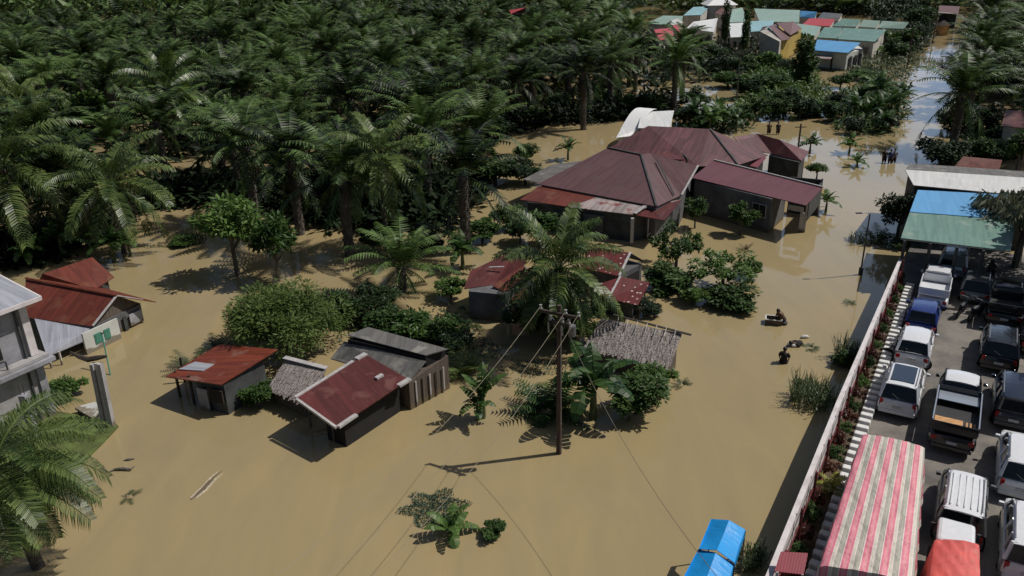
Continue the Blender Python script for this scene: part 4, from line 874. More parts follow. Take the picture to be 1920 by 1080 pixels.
# --- rear maroon roofs
h = building('rear_house', 'house behind with wide streaky maroon hipped roof', 'house', [
    ('roof', 'r_maroon3', [(1215, 236, 4.6), (1332, 242, 4.6), (1384, 309, 2.9), (1309, 312, 3.0), (1130, 284, 2.9)]),
    ('roof', 'r_maroon3', [(1332, 242, 4.6), (1440, 291, 2.9), (1384, 309, 2.9)]),
    ('roof', 'r_darkred', [(1266, 274, 3.6), (1291, 300, 3.2), (1225, 296, 3.3)])],
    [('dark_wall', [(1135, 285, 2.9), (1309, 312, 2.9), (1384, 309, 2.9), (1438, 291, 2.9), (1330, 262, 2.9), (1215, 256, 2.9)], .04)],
    ridges=[((1332, 242, 4.63), (1384, 309, 2.93), .12, 'dark_wall'), ((1266, 274, 3.65), (1292, 301, 3.25), .09, 'dark_wall')])
h = building('side_house', 'maroon roofed house at the right end of the complex with dark open verandah', 'house', [
    ('roof', 'r_maroon3', [(1375, 257, 3.7), (1418, 250, 3.7), (1447, 288, 2.6), (1400, 280, 2.9)]),
    ('roof', 'r_darkred', [(1418, 250, 3.7), (1462, 262, 3.6), (1517, 284, 2.5), (1503, 302, 2.4), (1447, 288, 2.5)])],
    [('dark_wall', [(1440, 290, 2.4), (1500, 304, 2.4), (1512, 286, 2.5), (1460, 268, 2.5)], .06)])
post(h, 1455, 322, 2.4, .06, 'trim'); post(h, 1487, 330, 2.4, .06, 'trim')
h = building('porch_roof', 'small pinkish red sheet roof squeezed between the maroon roofs', 'shelter', [
    ('roof', 'r_pink', [(1402, 288, 3.0), (1437, 295, 2.9), (1420, 314, 2.4), (1381, 304, 2.5)])], [])
post(h, 1425, 340, 2.5, .05, 'trim'); post(h, 1387, 330, 2.4, .05, 'trim')
# --- white roofs behind
def arch_shed():
    a, b = W(1163, 243, 2.0), W(1196, 246, 2.0); c = W(1205, 212, 2.0); root = empty('curved_roof_shed', (a.x, a.y, 0), 'bright white curved sheet roof behind the maroon house', 'shed')
    ax = (b-a); ay = Vector((-ax.y, ax.x, 0)).normalized()*5.4; mb = MB(); n = 10
    rings = []
    for i in range(n+1):
        t = i/n; zz = 2.0+1.5*math.sin(t*math.pi*.62); rings.append((a+ay*t+Vector((0, 0, zz-2.0)), b+ay*t+Vector((0, 0, zz-2.0))))
    for r0, r1 in zip(rings[:-1], rings[1:]): mb.slab([r0[0], r0[1], r1[1], r1[0]], .06)
    mb.build('roof', M['r_brightwhite'], root)
    q = [a, b, b+ay*.9, a+ay*.9]; wb = MB()
    wb.add([(p.x, p.y, 1.95) for p in q]+[(p.x, p.y, -1) for p in q], [(i, (i+1) % 4, 4+(i+1) % 4, 4+i) for i in range(4)]+[(0, 1, 2, 3)]); wb.build('wall', M['pale_wall'], root)
arch_shed()
building('white_roof_shed', 'grey white sheet roof right of the bright curved one', 'shed', [
    ('roof', 'r_white', [(1203, 210, 3.3), (1264, 207, 3.3), (1256, 240, 2.5), (1196, 240, 2.5)])], [('pale_wall', [(1200, 238, 2.5), (1255, 238, 2.5), (1262, 212, 3.0), (1206, 213, 3.0)], .04)])
building('lean_to', 'small pale lean-to below the bright curved roof', 'shed', [
    ('roof', 'r_white', [(1165, 241, 2.2), (1197, 242, 2.2), (1182, 255, 1.7), (1155, 258, 1.7)])], [('pale_wall', [(1158, 257, 1.7), (1180, 255, 1.7), (1194, 243, 2.0), (1167, 243, 2.0)], .05)])
# --- red roofed hut, middle
h = building('red_hut', 'flooded hut with faded red sheet roof and a loose lighter sheet', 'hut', [
    ('roof', 'r_darkred', [(870, 541, 1.8), (926, 534, 1.8), (988, 492, 2.5), (972, 465, 2.6), (882, 508, 2.1)]),
    ('loose_sheet', 'r_rust', [(923, 535, 1.95), (946, 548, 1.75), (990, 515, 2.3), (982, 497, 2.55)])],
    [('grey_wall', [(876, 545, 1.8), (948, 552, 1.8), (1000, 510, 1.9), (970, 480, 2.2), (885, 515, 1.9)], .04)])
MB().bar(W(917, 501, 2.32), W(945, 500, 2.4), .12, .03).build('patch_strip', M['trim'], h)
A, B = W(948, 552, 1.8), W(1000, 510, 1.9); panel(h, 'rusty_panel', 'r_rust', A.lerp(B, .15), A.lerp(B, .7), .2, 1.3, .05, .03)
# --- flecked red roofs
h = building('flecked_roof_house', 'hut with dark red gable roof covered in white flecks', 'hut', [
    ('roof', 'r_spot', [(1106, 461, 2.4), (1182, 474, 2.3), (1160, 518, 1.6), (1088, 500, 1.7)]),
    ('roof', 'r_dkgrey', [(1106, 461, 2.4), (1182, 474, 2.3), (1211, 491, 1.7), (1140, 472, 1.8)])],
    [('grey_wall', [(1092, 500, 1.6), (1160, 516, 1.6), (1205, 492, 1.6), (1140, 474, 1.7)], .03)],
    ridges=[((1182, 474, 2.32), (1161, 518, 1.62), .14, 'trim')])
A, B = W(1160, 518, 1.6), W(1205, 494, 1.6); panel(h, 'doorway', 'shade_fill', A.lerp(B, .35), A.lerp(B, .85), 0, 1.3, .05, .02)
h = building('flecked_lean_to', 'lower red lean-to roof with white flecks in front of the gable hut', 'shed', [
    ('roof', 'r_spot', [(1165, 519, 1.75), (1218, 529, 1.6), (1196, 572, 1.1), (1141, 560, 1.15), (1098, 540, 1.3)])],
    [('dark_wall', [(1100, 543, 1.2), (1143, 560, 1.1), (1190, 568, 1.05), (1208, 532, 1.4), (1165, 522, 1.6)], .12)],
    ridges=[((1163, 519, 1.78), (1141, 560, 1.18), .12, 'trim')])
post(h, 1208, 570, 1.5, .04, 'dark_wood'); post(h, 1196, 590, 1.1, .04, 'dark_wood')
# --- thatch
def thatch(name, label, quad, trim=None, seed=0, wall='wood', ins=.08, nst=900, ln=.35):
    random.seed(seed); pts = P3(quad); c = sum(pts, Vector())/4; root = empty(name, (c.x, c.y, 0), label, 'hut')
    mb = MB().slab(pts, .10); u = pts[1]-pts[0]; dn = pts[3]-pts[0]
    for i in range(nst):                                  # bundles of leaf hanging down the slope
        s, t = random.random(), rnd(0, .97); top = pts[0].lerp(pts[1], s); bot = pts[3].lerp(pts[2], s); p = top.lerp(bot, t); d = (bot-top).normalized()
        side = u.normalized()*rnd(.02, .05); L = ln*rnd(.6, 1.3); nn = Vector((0, 0, rnd(.01, .05))); sk = u.normalized()*rnd(-.06, .06)
        mb.add([p-side+nn*.3, p+side+nn*.3, p+side+sk+d*L+nn, p-side+sk+d*L+nn], [(0, 1, 2, 3)])
    mb.build('roof', M['thatch'], root)
    q = [p+(c-p)*ins for p in pts]; wb = MB(); wb.add([(p.x, p.y, p.z-.15) for p in q]+[(p.x, p.y, -1) for p in q], [(i, (i+1) % 4, 4+(i+1) % 4, 4+i) for i in range(4)]); wb.build('wall', M[wall], root)
    if trim: MB().bar(W(*trim[0]), W(*trim[1]), trim[2], .05).build('ridge_cap', M[trim[3]], root)
    return root
h = thatch('thatched_hut', 'large grey thatched roof right of the middle coconut palm', [(1130, 597, 2.1), (1278, 625, 2.0), (1256, 686, 1.05), (1098, 648, 1.1)], ((1150, 590, 2.13), (1296, 628, 2.08), .14, 'dark_wood'), 1, nst=2600)
for k in range(7):
    a = W(1160+k*18, 596+k*3.4, 2.15); MB().bar(a, a+(W(1155+k*18, 614+k*3.4, 1.95)-a), .03).build('lashing', M['trim'], h)
h = thatch('thatched_shelter', 'small brown thatched roof with a pale sheet along its ridge', [(540, 672, 1.75), (611, 692, 1.75), (573, 752, .95), (507, 722, .95)], ((533, 670, 1.8), (612, 690, 1.8), .28, 'trim'), 2, nst=1500)
# --- shed with red roof, lower middle
h = building('open_shed', 'open flooded shed with dark red panelled roof edged in white', 'shed', [
    ('roof', 'r_darkred', [(556, 744, 1.9), (685, 664, 2.05), (766, 711, 1.75), (632, 800, 1.55)])],
    [('shade_fill', [(600, 765, 1.7), (690, 690, 1.8), (755, 712, 1.6), (640, 788, 1.5)], .10)], t=.06)  # solid near-black block stands for the shade under the open roof
for a, b, wd in [((553, 744, 1.94), (662, 676, 2.05), .16), ((668, 672, 2.08), (686, 662, 2.1), .28), ((556, 747, 1.93), (630, 800, 1.6), .12), ((634, 799, 1.6), (668, 776, 1.63), .2), ((747, 722, 1.75), (768, 709, 1.8), .26), ((705, 708, 1.93), (717, 701, 1.96), .2)]:
    MB().bar(W(*a)-Vector((0, 0, .045)), W(*b)-Vector((0, 0, .045)), wd, .10).build('edge_strip', M['trim'], h)
for px, py, z in [(627, 828, 1.5), (583, 800, 1.75), (698, 778, 1.6), (742, 748, 1.7)]: post(h, px, py, z, .045, 'grey_wall')
h = building('plank_shed', 'weathered plank shed with stepped dark grey sheet roof behind the red open shed', 'shed', [
    ('upper_roof', 'r_dkgrey', [(652, 628, 2.5), (690, 613, 2.5), (840, 654, 2.3), (798, 666, 2.3)]),
    ('lower_roof', 'r_dkgrey', [(645, 640, 2.15), (799, 677, 2.05), (766, 716, 1.5), (620, 672, 1.5)])],
    [('wood', [(650, 660, 1.6), (767, 716, 1.55), (842, 664, 1.9), (690, 622, 1.9)], .02), ('shade_fill', [(650, 634, 2.4), (799, 668, 2.25), (836, 655, 2.2), (690, 618, 2.3)], .02)])  # near-black block painted as the shaded gap below the upper roof
A, B = W(767, 716, 1.5), W(842, 664, 1.9)
for k in range(5): panel(h, 'plank', 'wood' if k % 2 else 'trim', A.lerp(B, .12+.17*k), A.lerp(B, .15+.17*k), .1, 1.4, .04, .05)
# --- rusty shack, left
h = building('rusty_shack', 'flooded grey shack with orange rusted sheet roof', 'shack', [
    ('roof', 'r_rust2', [(310, 706, 1.35), (414, 721, 1.75), (521, 655, 1.9), (412, 645, 1.45)])],
    [('dark_wall', [(360, 712, 1.5), (418, 722, 1.7), (500, 668, 1.75), (425, 657, 1.5)], .09)])
MB().slab(P3([(335, 693, 1.42), (366, 679, 1.47), (402, 684, 1.57), (380, 696, 1.57)]), .05).build('grey_sheet', M['r_grey'], h).location.z += .03
A, B = W(364, 711, 1.6), W(418, 721, 1.7)
window(h, A.lerp(B, .45), A.lerp(B, .95), .65, 1.35, 'dark_wood', 'shade_fill', .05); panel(h, 'door', 'plaster', A.lerp(B, .05), A.lerp(B, .4), 0, 1.2, .05, .04)
post(h, 338, 744, 1.45, .05, 'dark_wood'); post(h, 347, 716, 1.4, .05, 'dark_wood'); post(h, 365, 758, 1.6, .05, 'dark_wood')
# --- red roofed house, far left
h = building('red_roof_house', 'flooded house with long rusty red gable roof and grey weatherboard end', 'house', [
    ('roof', 'r_rust', [(48, 522, 2.45), (219, 555, 2.25), (174, 612, 1.22), (45, 594, 1.3)]),
    ('roof', 'r_rust', [(48, 522, 2.45), (219, 555, 2.25), (293, 566, 1.25), (150, 528, 1.45)]),
    ('side_roof', 'r_grey', [(62, 590, 1.35), (176, 612, 1.12), (199, 621, .60), (88, 668, .60)])],
    [('grey_wall', [(60, 592, 1.15), (176, 611, 1.17), (266, 568, 1.17), (150, 530, 1.35)], .03)],
    ridges=[((219, 555, 2.27), (174, 612, 1.24), .13, 'trim'), ((219, 555, 2.27), (268, 563, 1.5), .12, 'trim'), ((48, 522, 2.5), (219, 555, 2.29), .12, 'r_rust')])
A, B = W(176, 611, 1.17), W(266, 568, 1.17); cc = (A+B)/2; ap = W(219, 555, 2.2); inw = Vector((-.12, .1, 0))
MB().slab([Vector((A.x, A.y, 1.1))+inw, Vector((B.x, B.y, 1.1))+inw, ap+inw], dirv=(-.12, .05, 0)).build('gable', M['wood'], h)
panel(h, 'door', 'dark_wall', A.lerp(B, .55), A.lerp(B, .62), 0, .9, .05, .04); panel(h, 'wall_panel', 'plaster', A.lerp(B, .68), A.lerp(B, .95), .15, .85, .05, .04)
A, B = W(163, 665, 0), W(227, 634, 0)
panel(h, 'white_wall', 'white_wall', A, B, -.9, 1.25, .12, 0)
window(h, A.lerp(B, .28), A.lerp(B, .47), .35, .95, 'green_paint', 'green_paint', .07); window(h, A.lerp(B, .55), A.lerp(B, .72), .35, .95, 'green_paint', 'green_paint', .07)
for q in ((97, 690), (117, 684)): post(h, q[0], q[1], .8, .04, 'pale_wall')
building('small_red_hut', 'small hut with plain rusty red roof behind the long red roofed house', 'hut', [
    ('roof', 'r_rust', [(80, 513, 2.5), (173, 482, 2.5), (214, 519, 1.6), (176, 543, 1.55), (72, 528, 2.0)])], [('dark_wall', [(95, 525, 1.7), (195, 537, 1.55), (205, 520, 1.6), (165, 490, 1.7)], .1)])
# --- grey concrete house, far left
def concrete_house():
    c = W(99, 772, .2); c.z = 0; fr = (W(0, 700, 3.0)-W(88, 662, 3.0)); fr.z = 0; fr.normalize()            # facade runs to the left and towards us
    sd = Vector((-fr.y, fr.x, 0)); sd = sd if sd.y > 0 else -sd
    rot = math.atan2(fr.y, fr.x); root = empty('concrete_house', c, 'unfinished grey two storey concrete house at the left edge', 'house')
    def blk(name, u0, u1, v0, v1, z0, z1, m):
        p = c+fr*(u0+u1)/2+sd*(v0+v1)/2; return MB().box((p.x, p.y, (z0+z1)/2), (u1-u0, v1-v0, z1-z0), rz=rot).build(name, M[m], root)
    blk('lower_storey', 0, 9, 0, 3.2, -.8, 2.9, 'concrete'); blk('ledge', -.45, 9.3, -.65, 3.3, 2.93, 3.12, 'plaster'); blk('ledge', -.3, 9.2, -.45, 3.2, 3.14, 3.28, 'concrete')
    blk('upper_storey', .1, 9, .05, 3.1, 3.3, 5.95, 'plaster')
    blk('corner_pillar', -.06, .28, -.1, .28, 3.3, 5.95, 'wall_white'); blk('corner_pillar', -.1, .25, -.12, .25, .0, 2.9, 'plaster'); blk('side_pillar', -.08, .2, 2.9, 3.3, 3.3, 5.9, 'wall_white')
    blk('band', 1.0, 9, -.0, .1, 4.75, 4.85, 'concrete')
    f = blk('window', 1.35, 2.2, -.02, .1, 3.6, 4.7, 'concrete'); f2 = blk('pane', 1.42, 2.13, -.04, .1, 3.68, 4.62, 'shade_fill'); f2.parent = f
    for u in (1.2, 1.55): blk('vent', u, u+.08, -.01, .1, 5.05, 5.2, 'shade_fill')
    blk('rain_pipe', .42, .5, -.08, 0.0, 3.3, 5.9, 'dark_wall'); blk('rain_pipe', .55, .63, -.1, -.02, 0, 2.9, 'dark_wall')
    for u in (1.5, 2.2, 2.9, 3.6): blk('rusty_bar', u, u+.06, -.4, -.34, 2.9, 3.7, 'dark_wall')
    a = c-fr*.55-sd*.6; b = c+fr*9-sd*.6; e1 = a+sd*4.2; e2 = b+sd*4.2
    MB().slab([Vector((a.x, a.y, 6.05)), Vector((b.x, b.y, 6.05)), Vector((e2.x, e2.y, 6.75)), Vector((e1.x, e1.y, 6.75))], .06).build('roof', M['r_grey'], root)
    MB().bar(Vector((a.x, a.y, 5.98)), Vector((b.x, b.y, 5.98)), .08, .18).build('fascia', M['wall_white'], root)
    MB().bar(Vector((a.x, a.y, 5.98)), Vector((e1.x, e1.y, 6.68)), .08, .16).build('fascia', M['wall_white'], root)
concrete_house()
land('grass_bank', [(62, 800), (105, 770), (150, 778), (205, 786), (222, 798), (196, 826), (160, 862), (130, 900), (90, 960), (-60, 1000), (-80, 800)], .08, M['grass_ground'])
weedpatch(140, 815, 1.7, 1.1, 3000, 'short grass on the muddy bank by the concrete house', 31, .22, 'weed', 'bank_grass')
def forked_column():
    b = W(204, 800, .05); root = empty('concrete_column', b, 'leaning grooved concrete column with a dark curved crossbeam on top', 'column')
    top = Vector((b.x+.0, b.y+.25, 3.2)); side = Vector((1, 0, 0))*.17
    for s, w_ in ((-1, .14), (1, .14)): MB().bar(b+side*s*1.1+Vector((0, 0, -.3)), top+side*s, w_, .3, up=(0, 1, 0)).build('shaft', M['concrete'], root)
    MB().bar(b+Vector((0, .04, -.3)), top+Vector((0, .04, 0)), .16, .12, up=(0, 1, 0)).build('groove', M['wall_white'], root)
    l = W(131, 660, 3.6); r = W(200, 668, 3.45); m = W(165, 674, 3.3)
    MB().tube([l, l.lerp(m, .5)-Vector((0, 0, .05)), m, m.lerp(r, .5), r], [.05, .1, .13, .12, .06], 6).build('crossbeam', M['dark_wood'], root)
forked_column()
b = W(68, 825, .05); t = empty('concrete_post', b, 'square bare concrete post on the grass bank beside the house', 'post')
MB().box((b.x, b.y, 1.1), (.3, .3, 2.6)).build('shaft', M['plaster'], t, bevel=.02)
for dx in (-.08, .08): MB().tube([(b.x+dx, b.y, 2.3), (b.x+dx*1.3, b.y, 2.9)], .015, 5).build('rebar', M['dark_wood'], t)
p = W(170, 768, .3); t = empty('stone_slab', p, 'tilted white slab lying on the bank beside the forked column', 'slab'); q = P3([(140, 764, .28), (178, 753, .4), (192, 766, .4), (172, 783, .28)])
MB().slab(q, .12).build('slab', M['white_wall'], t); MB().slab([v+(p-v)*.12+Vector((0, 0, -.14)) for v in q], .5).build('base', M['dark_wall'], t)
b = W(208, 713); t = empty('thin_pole', b, 'thin dark green pole leaning beside the white wall with green windows', 'pole'); MB().tube([b-Vector((0, 0, 1)), W(191, 625, 1.9)], .04, 6).build('shaft', M['green_paint'], t)
MB().box(tuple(W(191, 625, 1.9)), (.1, .1, .06)).build('cap', M['dark_wall'], t)
# --- far village
FV = [
    ('pale green hip roof at the left end of the far village', 'r_palegreen', [(1212, 44, 3.0), (1243, 29, 4.2), (1281, 30, 4.2), (1276, 48, 3.0)]),
    ('turquoise roof highest among the left far houses', 'r_paleblue', [(1281, 29, 3.6), (1300, 13, 4.6), (1331, 12, 4.6), (1314, 28, 3.6)]),
    ('red roofed far house, left of the two red ones', 'r_red', [(1226, 55, 4.2), (1262, 52, 4.2), (1263, 70, 3.2), (1236, 75, 3.2)]),
    ('red roof sloping right beside the first red roof', 'r_red', [(1262, 47, 4.4), (1277, 46, 4.4), (1298, 64, 3.2), (1268, 68, 3.2)]),
    ('light grey roof right of the far red roofs', 'r_white', [(1300, 41, 4.0), (1346, 34, 4.0), (1338, 60, 3.0), (1287, 53, 3.0)]),
    ('dark brown gable roof below the white pointed roof', 'r_brown', [(1340, 24, 3.6), (1354, 12, 4.6), (1372, 20, 4.2), (1368, 34, 3.4)]),
    ('pale roof between the tall thin trees', 'r_palegreen', [(1372, 18, 4.6), (1392, 14, 4.6), (1402, 40, 3.6), (1368, 42, 3.6)]),
    ('whitish roof below the tall thin trees', 'r_white', [(1366, 44, 4.0), (1400, 42, 4.0), (1408, 68, 3.0), (1370, 70, 3.0)]),
    ('long pale green roof at the back of the far village', 'r_palegreen', [(1414, 16, 5.0), (1500, 19, 5.0), (1498, 42, 3.4), (1424, 40, 3.4)]),
    ('blue roof at the back right of the long pale green one', 'r_blue', [(1501, 20, 4.8), (1532, 22, 4.8), (1528, 33, 3.6), (1500, 32, 3.6)]),
    ('white ribbed roof behind the far red roof', 'r_brightwhite', [(1543, 23, 4.6), (1580, 26, 4.6), (1573, 36, 3.4), (1534, 33, 3.4)]),
    ('wide red roof in the middle of the far village', 'r_red', [(1518, 34, 4.4), (1566, 36, 4.4), (1556, 49, 3.4), (1503, 47, 3.4)]),
    ('grey green roof, left of the back row of three', 'r_green', [(1580, 35, 4.4), (1615, 37, 4.4), (1605, 50, 3.3), (1560, 49, 3.3)]),
    ('grey green roof, middle of the back row of three', 'r_palegreen', [(1619, 37, 4.4), (1651, 39, 4.4), (1642, 52, 3.3), (1610, 50, 3.3)]),
    ('grey green roof, right end of the back row', 'r_palegreen', [(1654, 39, 4.4), (1704, 42, 4.4), (1694, 54, 3.3), (1646, 52, 3.3)]),
    ('green roof behind the blue roofed house, left one', 'r_green', [(1546, 51, 4.4), (1580, 52, 4.4), (1569, 72, 3.3), (1531, 70, 3.3)]),
    ('green roof behind the blue roofed house, right one', 'r_green', [(1582, 52, 4.4), (1662, 56, 4.4), (1640, 78, 3.3), (1570, 73, 3.3)]),
    ('olive roof right of the yellow house', 'r_palegreen', [(1488, 43, 4.0), (1540, 50, 4.0), (1528, 68, 3.2), (1500, 62, 3.2)]),
    ('pale blue roof in front of the long pale green one', 'r_paleblue', [(1404, 40, 4.2), (1452, 38, 4.2), (1446, 56, 3.2), (1400, 60, 3.2)])]
for lb, rm, q in FV:
    h = building('village_house', lb, 'house', [('roof', rm, q)], [('pale_wall', [q[3], q[2], (q[1][0], q[1][1], q[2][2]), (q[0][0], q[0][1], q[3][2])], .05)], 'roofs of the far village', t=.12)
    A, B = W(*q[3]), W(*q[2])
    panel(h, 'door', 'dark_wood', A.lerp(B, .42), A.lerp(B, .52), 0, 2.0, .1, .1)
    for s in (.15, .7): panel(h, 'window', 'glass', A.lerp(B, s), A.lerp(B, s+.14), 1.1, 2.2, .1, .1)
h = building('gable_house', 'tiny white gabled house among the red far roofs', 'house', [('roof', 'r_white', [(1245, 48, 3.2), (1258, 38, 4.6), (1270, 34, 4.6), (1257, 44, 3.2)]), ('roof', 'r_white', [(1258, 38, 4.6), (1270, 34, 4.6), (1281, 42, 3.2), (1269, 47, 3.2)])], [('white_wall', [(1247, 48, 3.2), (1268, 47, 3.2), (1279, 42, 3.2), (1257, 44, 3.2)], .05)])
c = W(1348, 8, 5.0); t = empty('pyramid_roof_house', (c.x, c.y, 0), 'bright white pointed roof at the top edge of the village', 'house')
MB().add([(c.x-4, c.y-4, 5), (c.x+4, c.y-4, 5), (c.x+4, c.y+4, 5), (c.x-4, c.y+4, 5), (c.x, c.y, 7.6)], [(0, 1, 4), (1, 2, 4), (2, 3, 4), (3, 0, 4)]).build('roof', M['r_brightwhite'], t)
MB().box((c.x, c.y, 2), (7, 7, 5.9)).build('wall', M['pale_wall'], t)
h = building('yellow_house', 'yellow house with grey side wall and stepped brown roofs', 'house', [
    ('roof', 'r_brown', [(1441, 49, 5.2), (1454, 45, 5.2), (1484, 72, 4.0), (1466, 76, 4.0)]),
    ('roof', 'r_brown', [(1441, 49, 5.2), (1425, 58, 4.4), (1426, 56, 4.4), (1430, 50, 5.0)]),
    ('roof', 'r_brown', [(1456, 43, 5.6), (1487, 40, 5.6), (1504, 53, 4.6), (1482, 66, 4.4)])],
    [('pale_wall', [(1425, 58, 4.4), (1441, 50, 5.0), (1465, 76, 4.0), (1462, 77, 4.0)], .0), ('yellow_wall', [(1463, 77, 3.8), (1481, 72, 3.8), (1503, 54, 4.2), (1460, 46, 4.2)], .02)])
p = W(1475, 100, 0); MB().box((p.x, p.y, .9), (3.4, 3.0, 1.6), rz=.4).build('porch', M['yellow_wall'], h)
h = building('blue_roof_house', 'white walled house with bright blue roof and arched side openings', 'house', [
    ('roof', 'r_blue', [(1532, 74, 4.0), (1614, 80, 4.0), (1590, 99, 3.0), (1526, 94, 3.0)]),
    ('roof', 'r_brown', [(1614, 80, 4.0), (1606, 78, 4.0), (1622, 90, 3.0), (1627, 94, 3.0)]),
    ('porch_roof', 'r_patch', [(1526, 95, 2.6), (1568, 98, 2.6), (1557, 111, 2.0), (1524, 108, 2.0)])],
    [('white_wall', [(1528, 95, 2.9), (1589, 99, 2.9), (1620, 92, 2.9), (1606, 82, 3.1), (1534, 80, 3.1)], .02)])
A, B = W(1589, 99, 2.9), W(1620, 92, 2.9)
for s in (.15, .45, .75): panel(h, 'arch_opening', 'shade_fill', A.lerp(B, s), A.lerp(B, s+.15), .2, 2.2, .1, .08)
for q in ((1526, 128), (1557, 131)): post(h, q[0], q[1], 2.0, .12, 'dark_wood')
h = building('end_hut', 'hut with red roof and white front edge closing the far end of the road', 'hut', [
    ('roof', 'r_brown', [(1762, 10, 4.4), (1800, 12, 4.4), (1796, 26, 3.4), (1759, 24, 3.4)])], [('dark_wall', [(1760, 25, 3.2), (1795, 27, 3.2), (1800, 16, 3.6), (1763, 15, 3.6)], .08)], ridges=[((1759, 24, 3.4), (1796, 26, 3.4), .5, 'r_brightwhite')], t=.15)
p = W(1765, 66, 0); t = empty('roadside_kiosk', p, 'small brown kiosk standing in the far flooded road', 'kiosk')
MB().box((p.x, p.y, .9), (2.0, 1.6, 2.4)).build('body', M['ply'], t); MB().add([(p.x-1.4, p.y-1.1, 2.1), (p.x+1.4, p.y-1.1, 2.1), (p.x+1.4, p.y+1.1, 2.1), (p.x-1.4, p.y+1.1, 2.1), (p.x, p.y, 3.2)], [(0, 1, 4), (1, 2, 4), (2, 3, 4), (3, 0, 4), (3, 2, 1, 0)]).build('roof', M['dark_wood'], t)
building('far_red_house', 'little red roof just visible at the top of the plantation', 'house', [('roof', 'r_red', [(955, 19, 9), (986, 14, 9.5), (986, 22, 8.5), (958, 26, 8.5)])], [('pale_wall', [(958, 25, 8.5), (985, 22, 8.5), (985, 16, 8.8), (958, 20, 8.8)], .05)])
# --- right hand buildings
h = building('garage_building', 'long open garage with sheet roof, blue at the back and faded green at the front', 'garage', [
    ('blue_roof', 'r_blue', [(1721, 356, 4.3), (1905, 366, 4.3), (1905, 412, 3.9), (1706, 397, 3.9)]),
    ('green_roof', 'r_green', [(1706, 397, 3.87), (1905, 412, 3.87), (1895, 470, 3.3), (1689, 446, 3.3)])],
    [('dark_wall', [(1716, 366, 3.7), (1905, 380, 3.7), (1905, 366, 3.7), (1722, 357, 3.7)], .0)])
for px, py in ((1697, 450), (1745, 455), (1795, 462), (1845, 468)):
    q = W(px, py, 3.25); MB().box((q.x, q.y, 1.7), (.14, .14, 3.0)).build('post', M['dark_wall'], h)
MB().bar(W(1689, 447, 3.24), W(1895, 471, 3.24), .06, .12).build('gutter', M['trim'], h)
building('white_roof_building', 'long building with white ribbed roof behind the blue and green roof', 'building', [
    ('roof', 'r_white', [(1697, 318, 4.6), (1935, 334, 4.6), (1935, 368, 4.0), (1713, 347, 4.0)]),
    ('dark_roof', 'r_dkgrey', [(1705, 306, 3.8), (1935, 322, 3.8), (1935, 336, 4.55), (1697, 320, 4.55)])],
    [('dark_wall', [(1714, 348, 3.9), (1935, 368, 3.9), (1935, 325, 3.8), (1704, 312, 3.8)], .01)])
building('small_rusty_house', 'low rusty red roof beyond the dark rounded hedge bush', 'house', [('roof', 'r_rust', [(1806, 293, 2.9), (1879, 300, 2.9), (1872, 323, 2.3), (1790, 312, 2.3)])], [('pale_wall', [(1792, 312, 2.3), (1871, 322, 2.3), (1877, 301, 2.6), (1807, 294, 2.6)], .04)])
building('right_edge_house', 'dull red roof cut by the right edge below the dark tree', 'house', [('roof', 'r_red' if 0 else 'r_darkred', [(1886, 206, 3.4), (1960, 210, 3.4), (1955, 244, 2.6), (1878, 236, 2.6)])], [('pale_wall', [(1881, 236, 2.6), (1955, 243, 2.6), (1958, 212, 3.0), (1888, 208, 3.0)], .04)])
# --- red gate awning and blue canopies
M['r_gate'] = roofmat('deep_red_sheet', (.22, .012, .03), (.28, .02, .04), patch=.1)
h = building('gate_awning', 'small bright red sheet awning on white posts inside the wall', 'awning', [('roof', 'r_gate', [(1464, 1034, 2.5), (1515, 1037, 2.5), (1507, 1077, 2.2), (1452, 1071, 2.2)])], [])
for px, py in ((1458, 1070), (1505, 1074), (1510, 1040)):
    q = W(px, py, 2.25); MB().box((q.x, q.y, 1.25), (.06, .06, 1.9)).build('post', M['trim'], h)
def canopy(label, L0, R0, RI, L1, R1, RI1, zr, ze):
    a, b, r = W(*L0, ze), W(*R0, ze), W(*RI, zr); a1, b1, r1 = W(*L1, ze), W(*R1, ze), W(*RI1, zr)
    c = (a+b+a1+b1)/4; t = empty('tarpaulin_canopy', (c.x, c.y, 0), label, 'canopy')
    mb = MB(); n = 8
    for s in range(n):
        for (e0, e1_, q0, q1) in ((a, a1, r, r1), (r, r1, b, b1)):
            u0, u1 = s/n, (s+1)/n; sag = lambda u: Vector((0, 0, -.07*math.sin(u*math.pi)))
            mb.slab([e0.lerp(e1_, u0)+sag(u0), e0.lerp(e1_, u1)+sag(u1), q0.lerp(q1, u1)+sag(u1)*.4, q0.lerp(q1, u0)+sag(u0)*.4], .02)
    mb.build('tarpaulin', M['tarp_blue'], t)
    for p in (a, b, a1, b1): MB().tube([(p.x, p.y, -1), (p.x, p.y, ze-.03)], .03, 6).build('pole', M['steel'], t)
    v = MB(); v.slab([a, a1, a1-Vector((0, 0, .3)), a-Vector((0, 0, .3))], dirv=(-.015, 0, 0)); v.slab([b, b1, b1-Vector((0, 0, .3)), b-Vector((0, 0, .3))], dirv=(.015, 0, 0)); v.build('valance', M['tarp_blue'], t)
canopy('blue tarpaulin canopy in the flooded road, the farther of the two', (1334, 973), (1397, 993), (1367, 975), (1311, 1029), (1377, 1055), (1344, 1031), 2.15, 1.85)
canopy('blue tarpaulin canopy at the bottom edge, the nearer of the two', (1310, 1030), (1375, 1057), (1342, 1036), (1262, 1120), (1356, 1150), (1309, 1125), 2.05, 1.75)

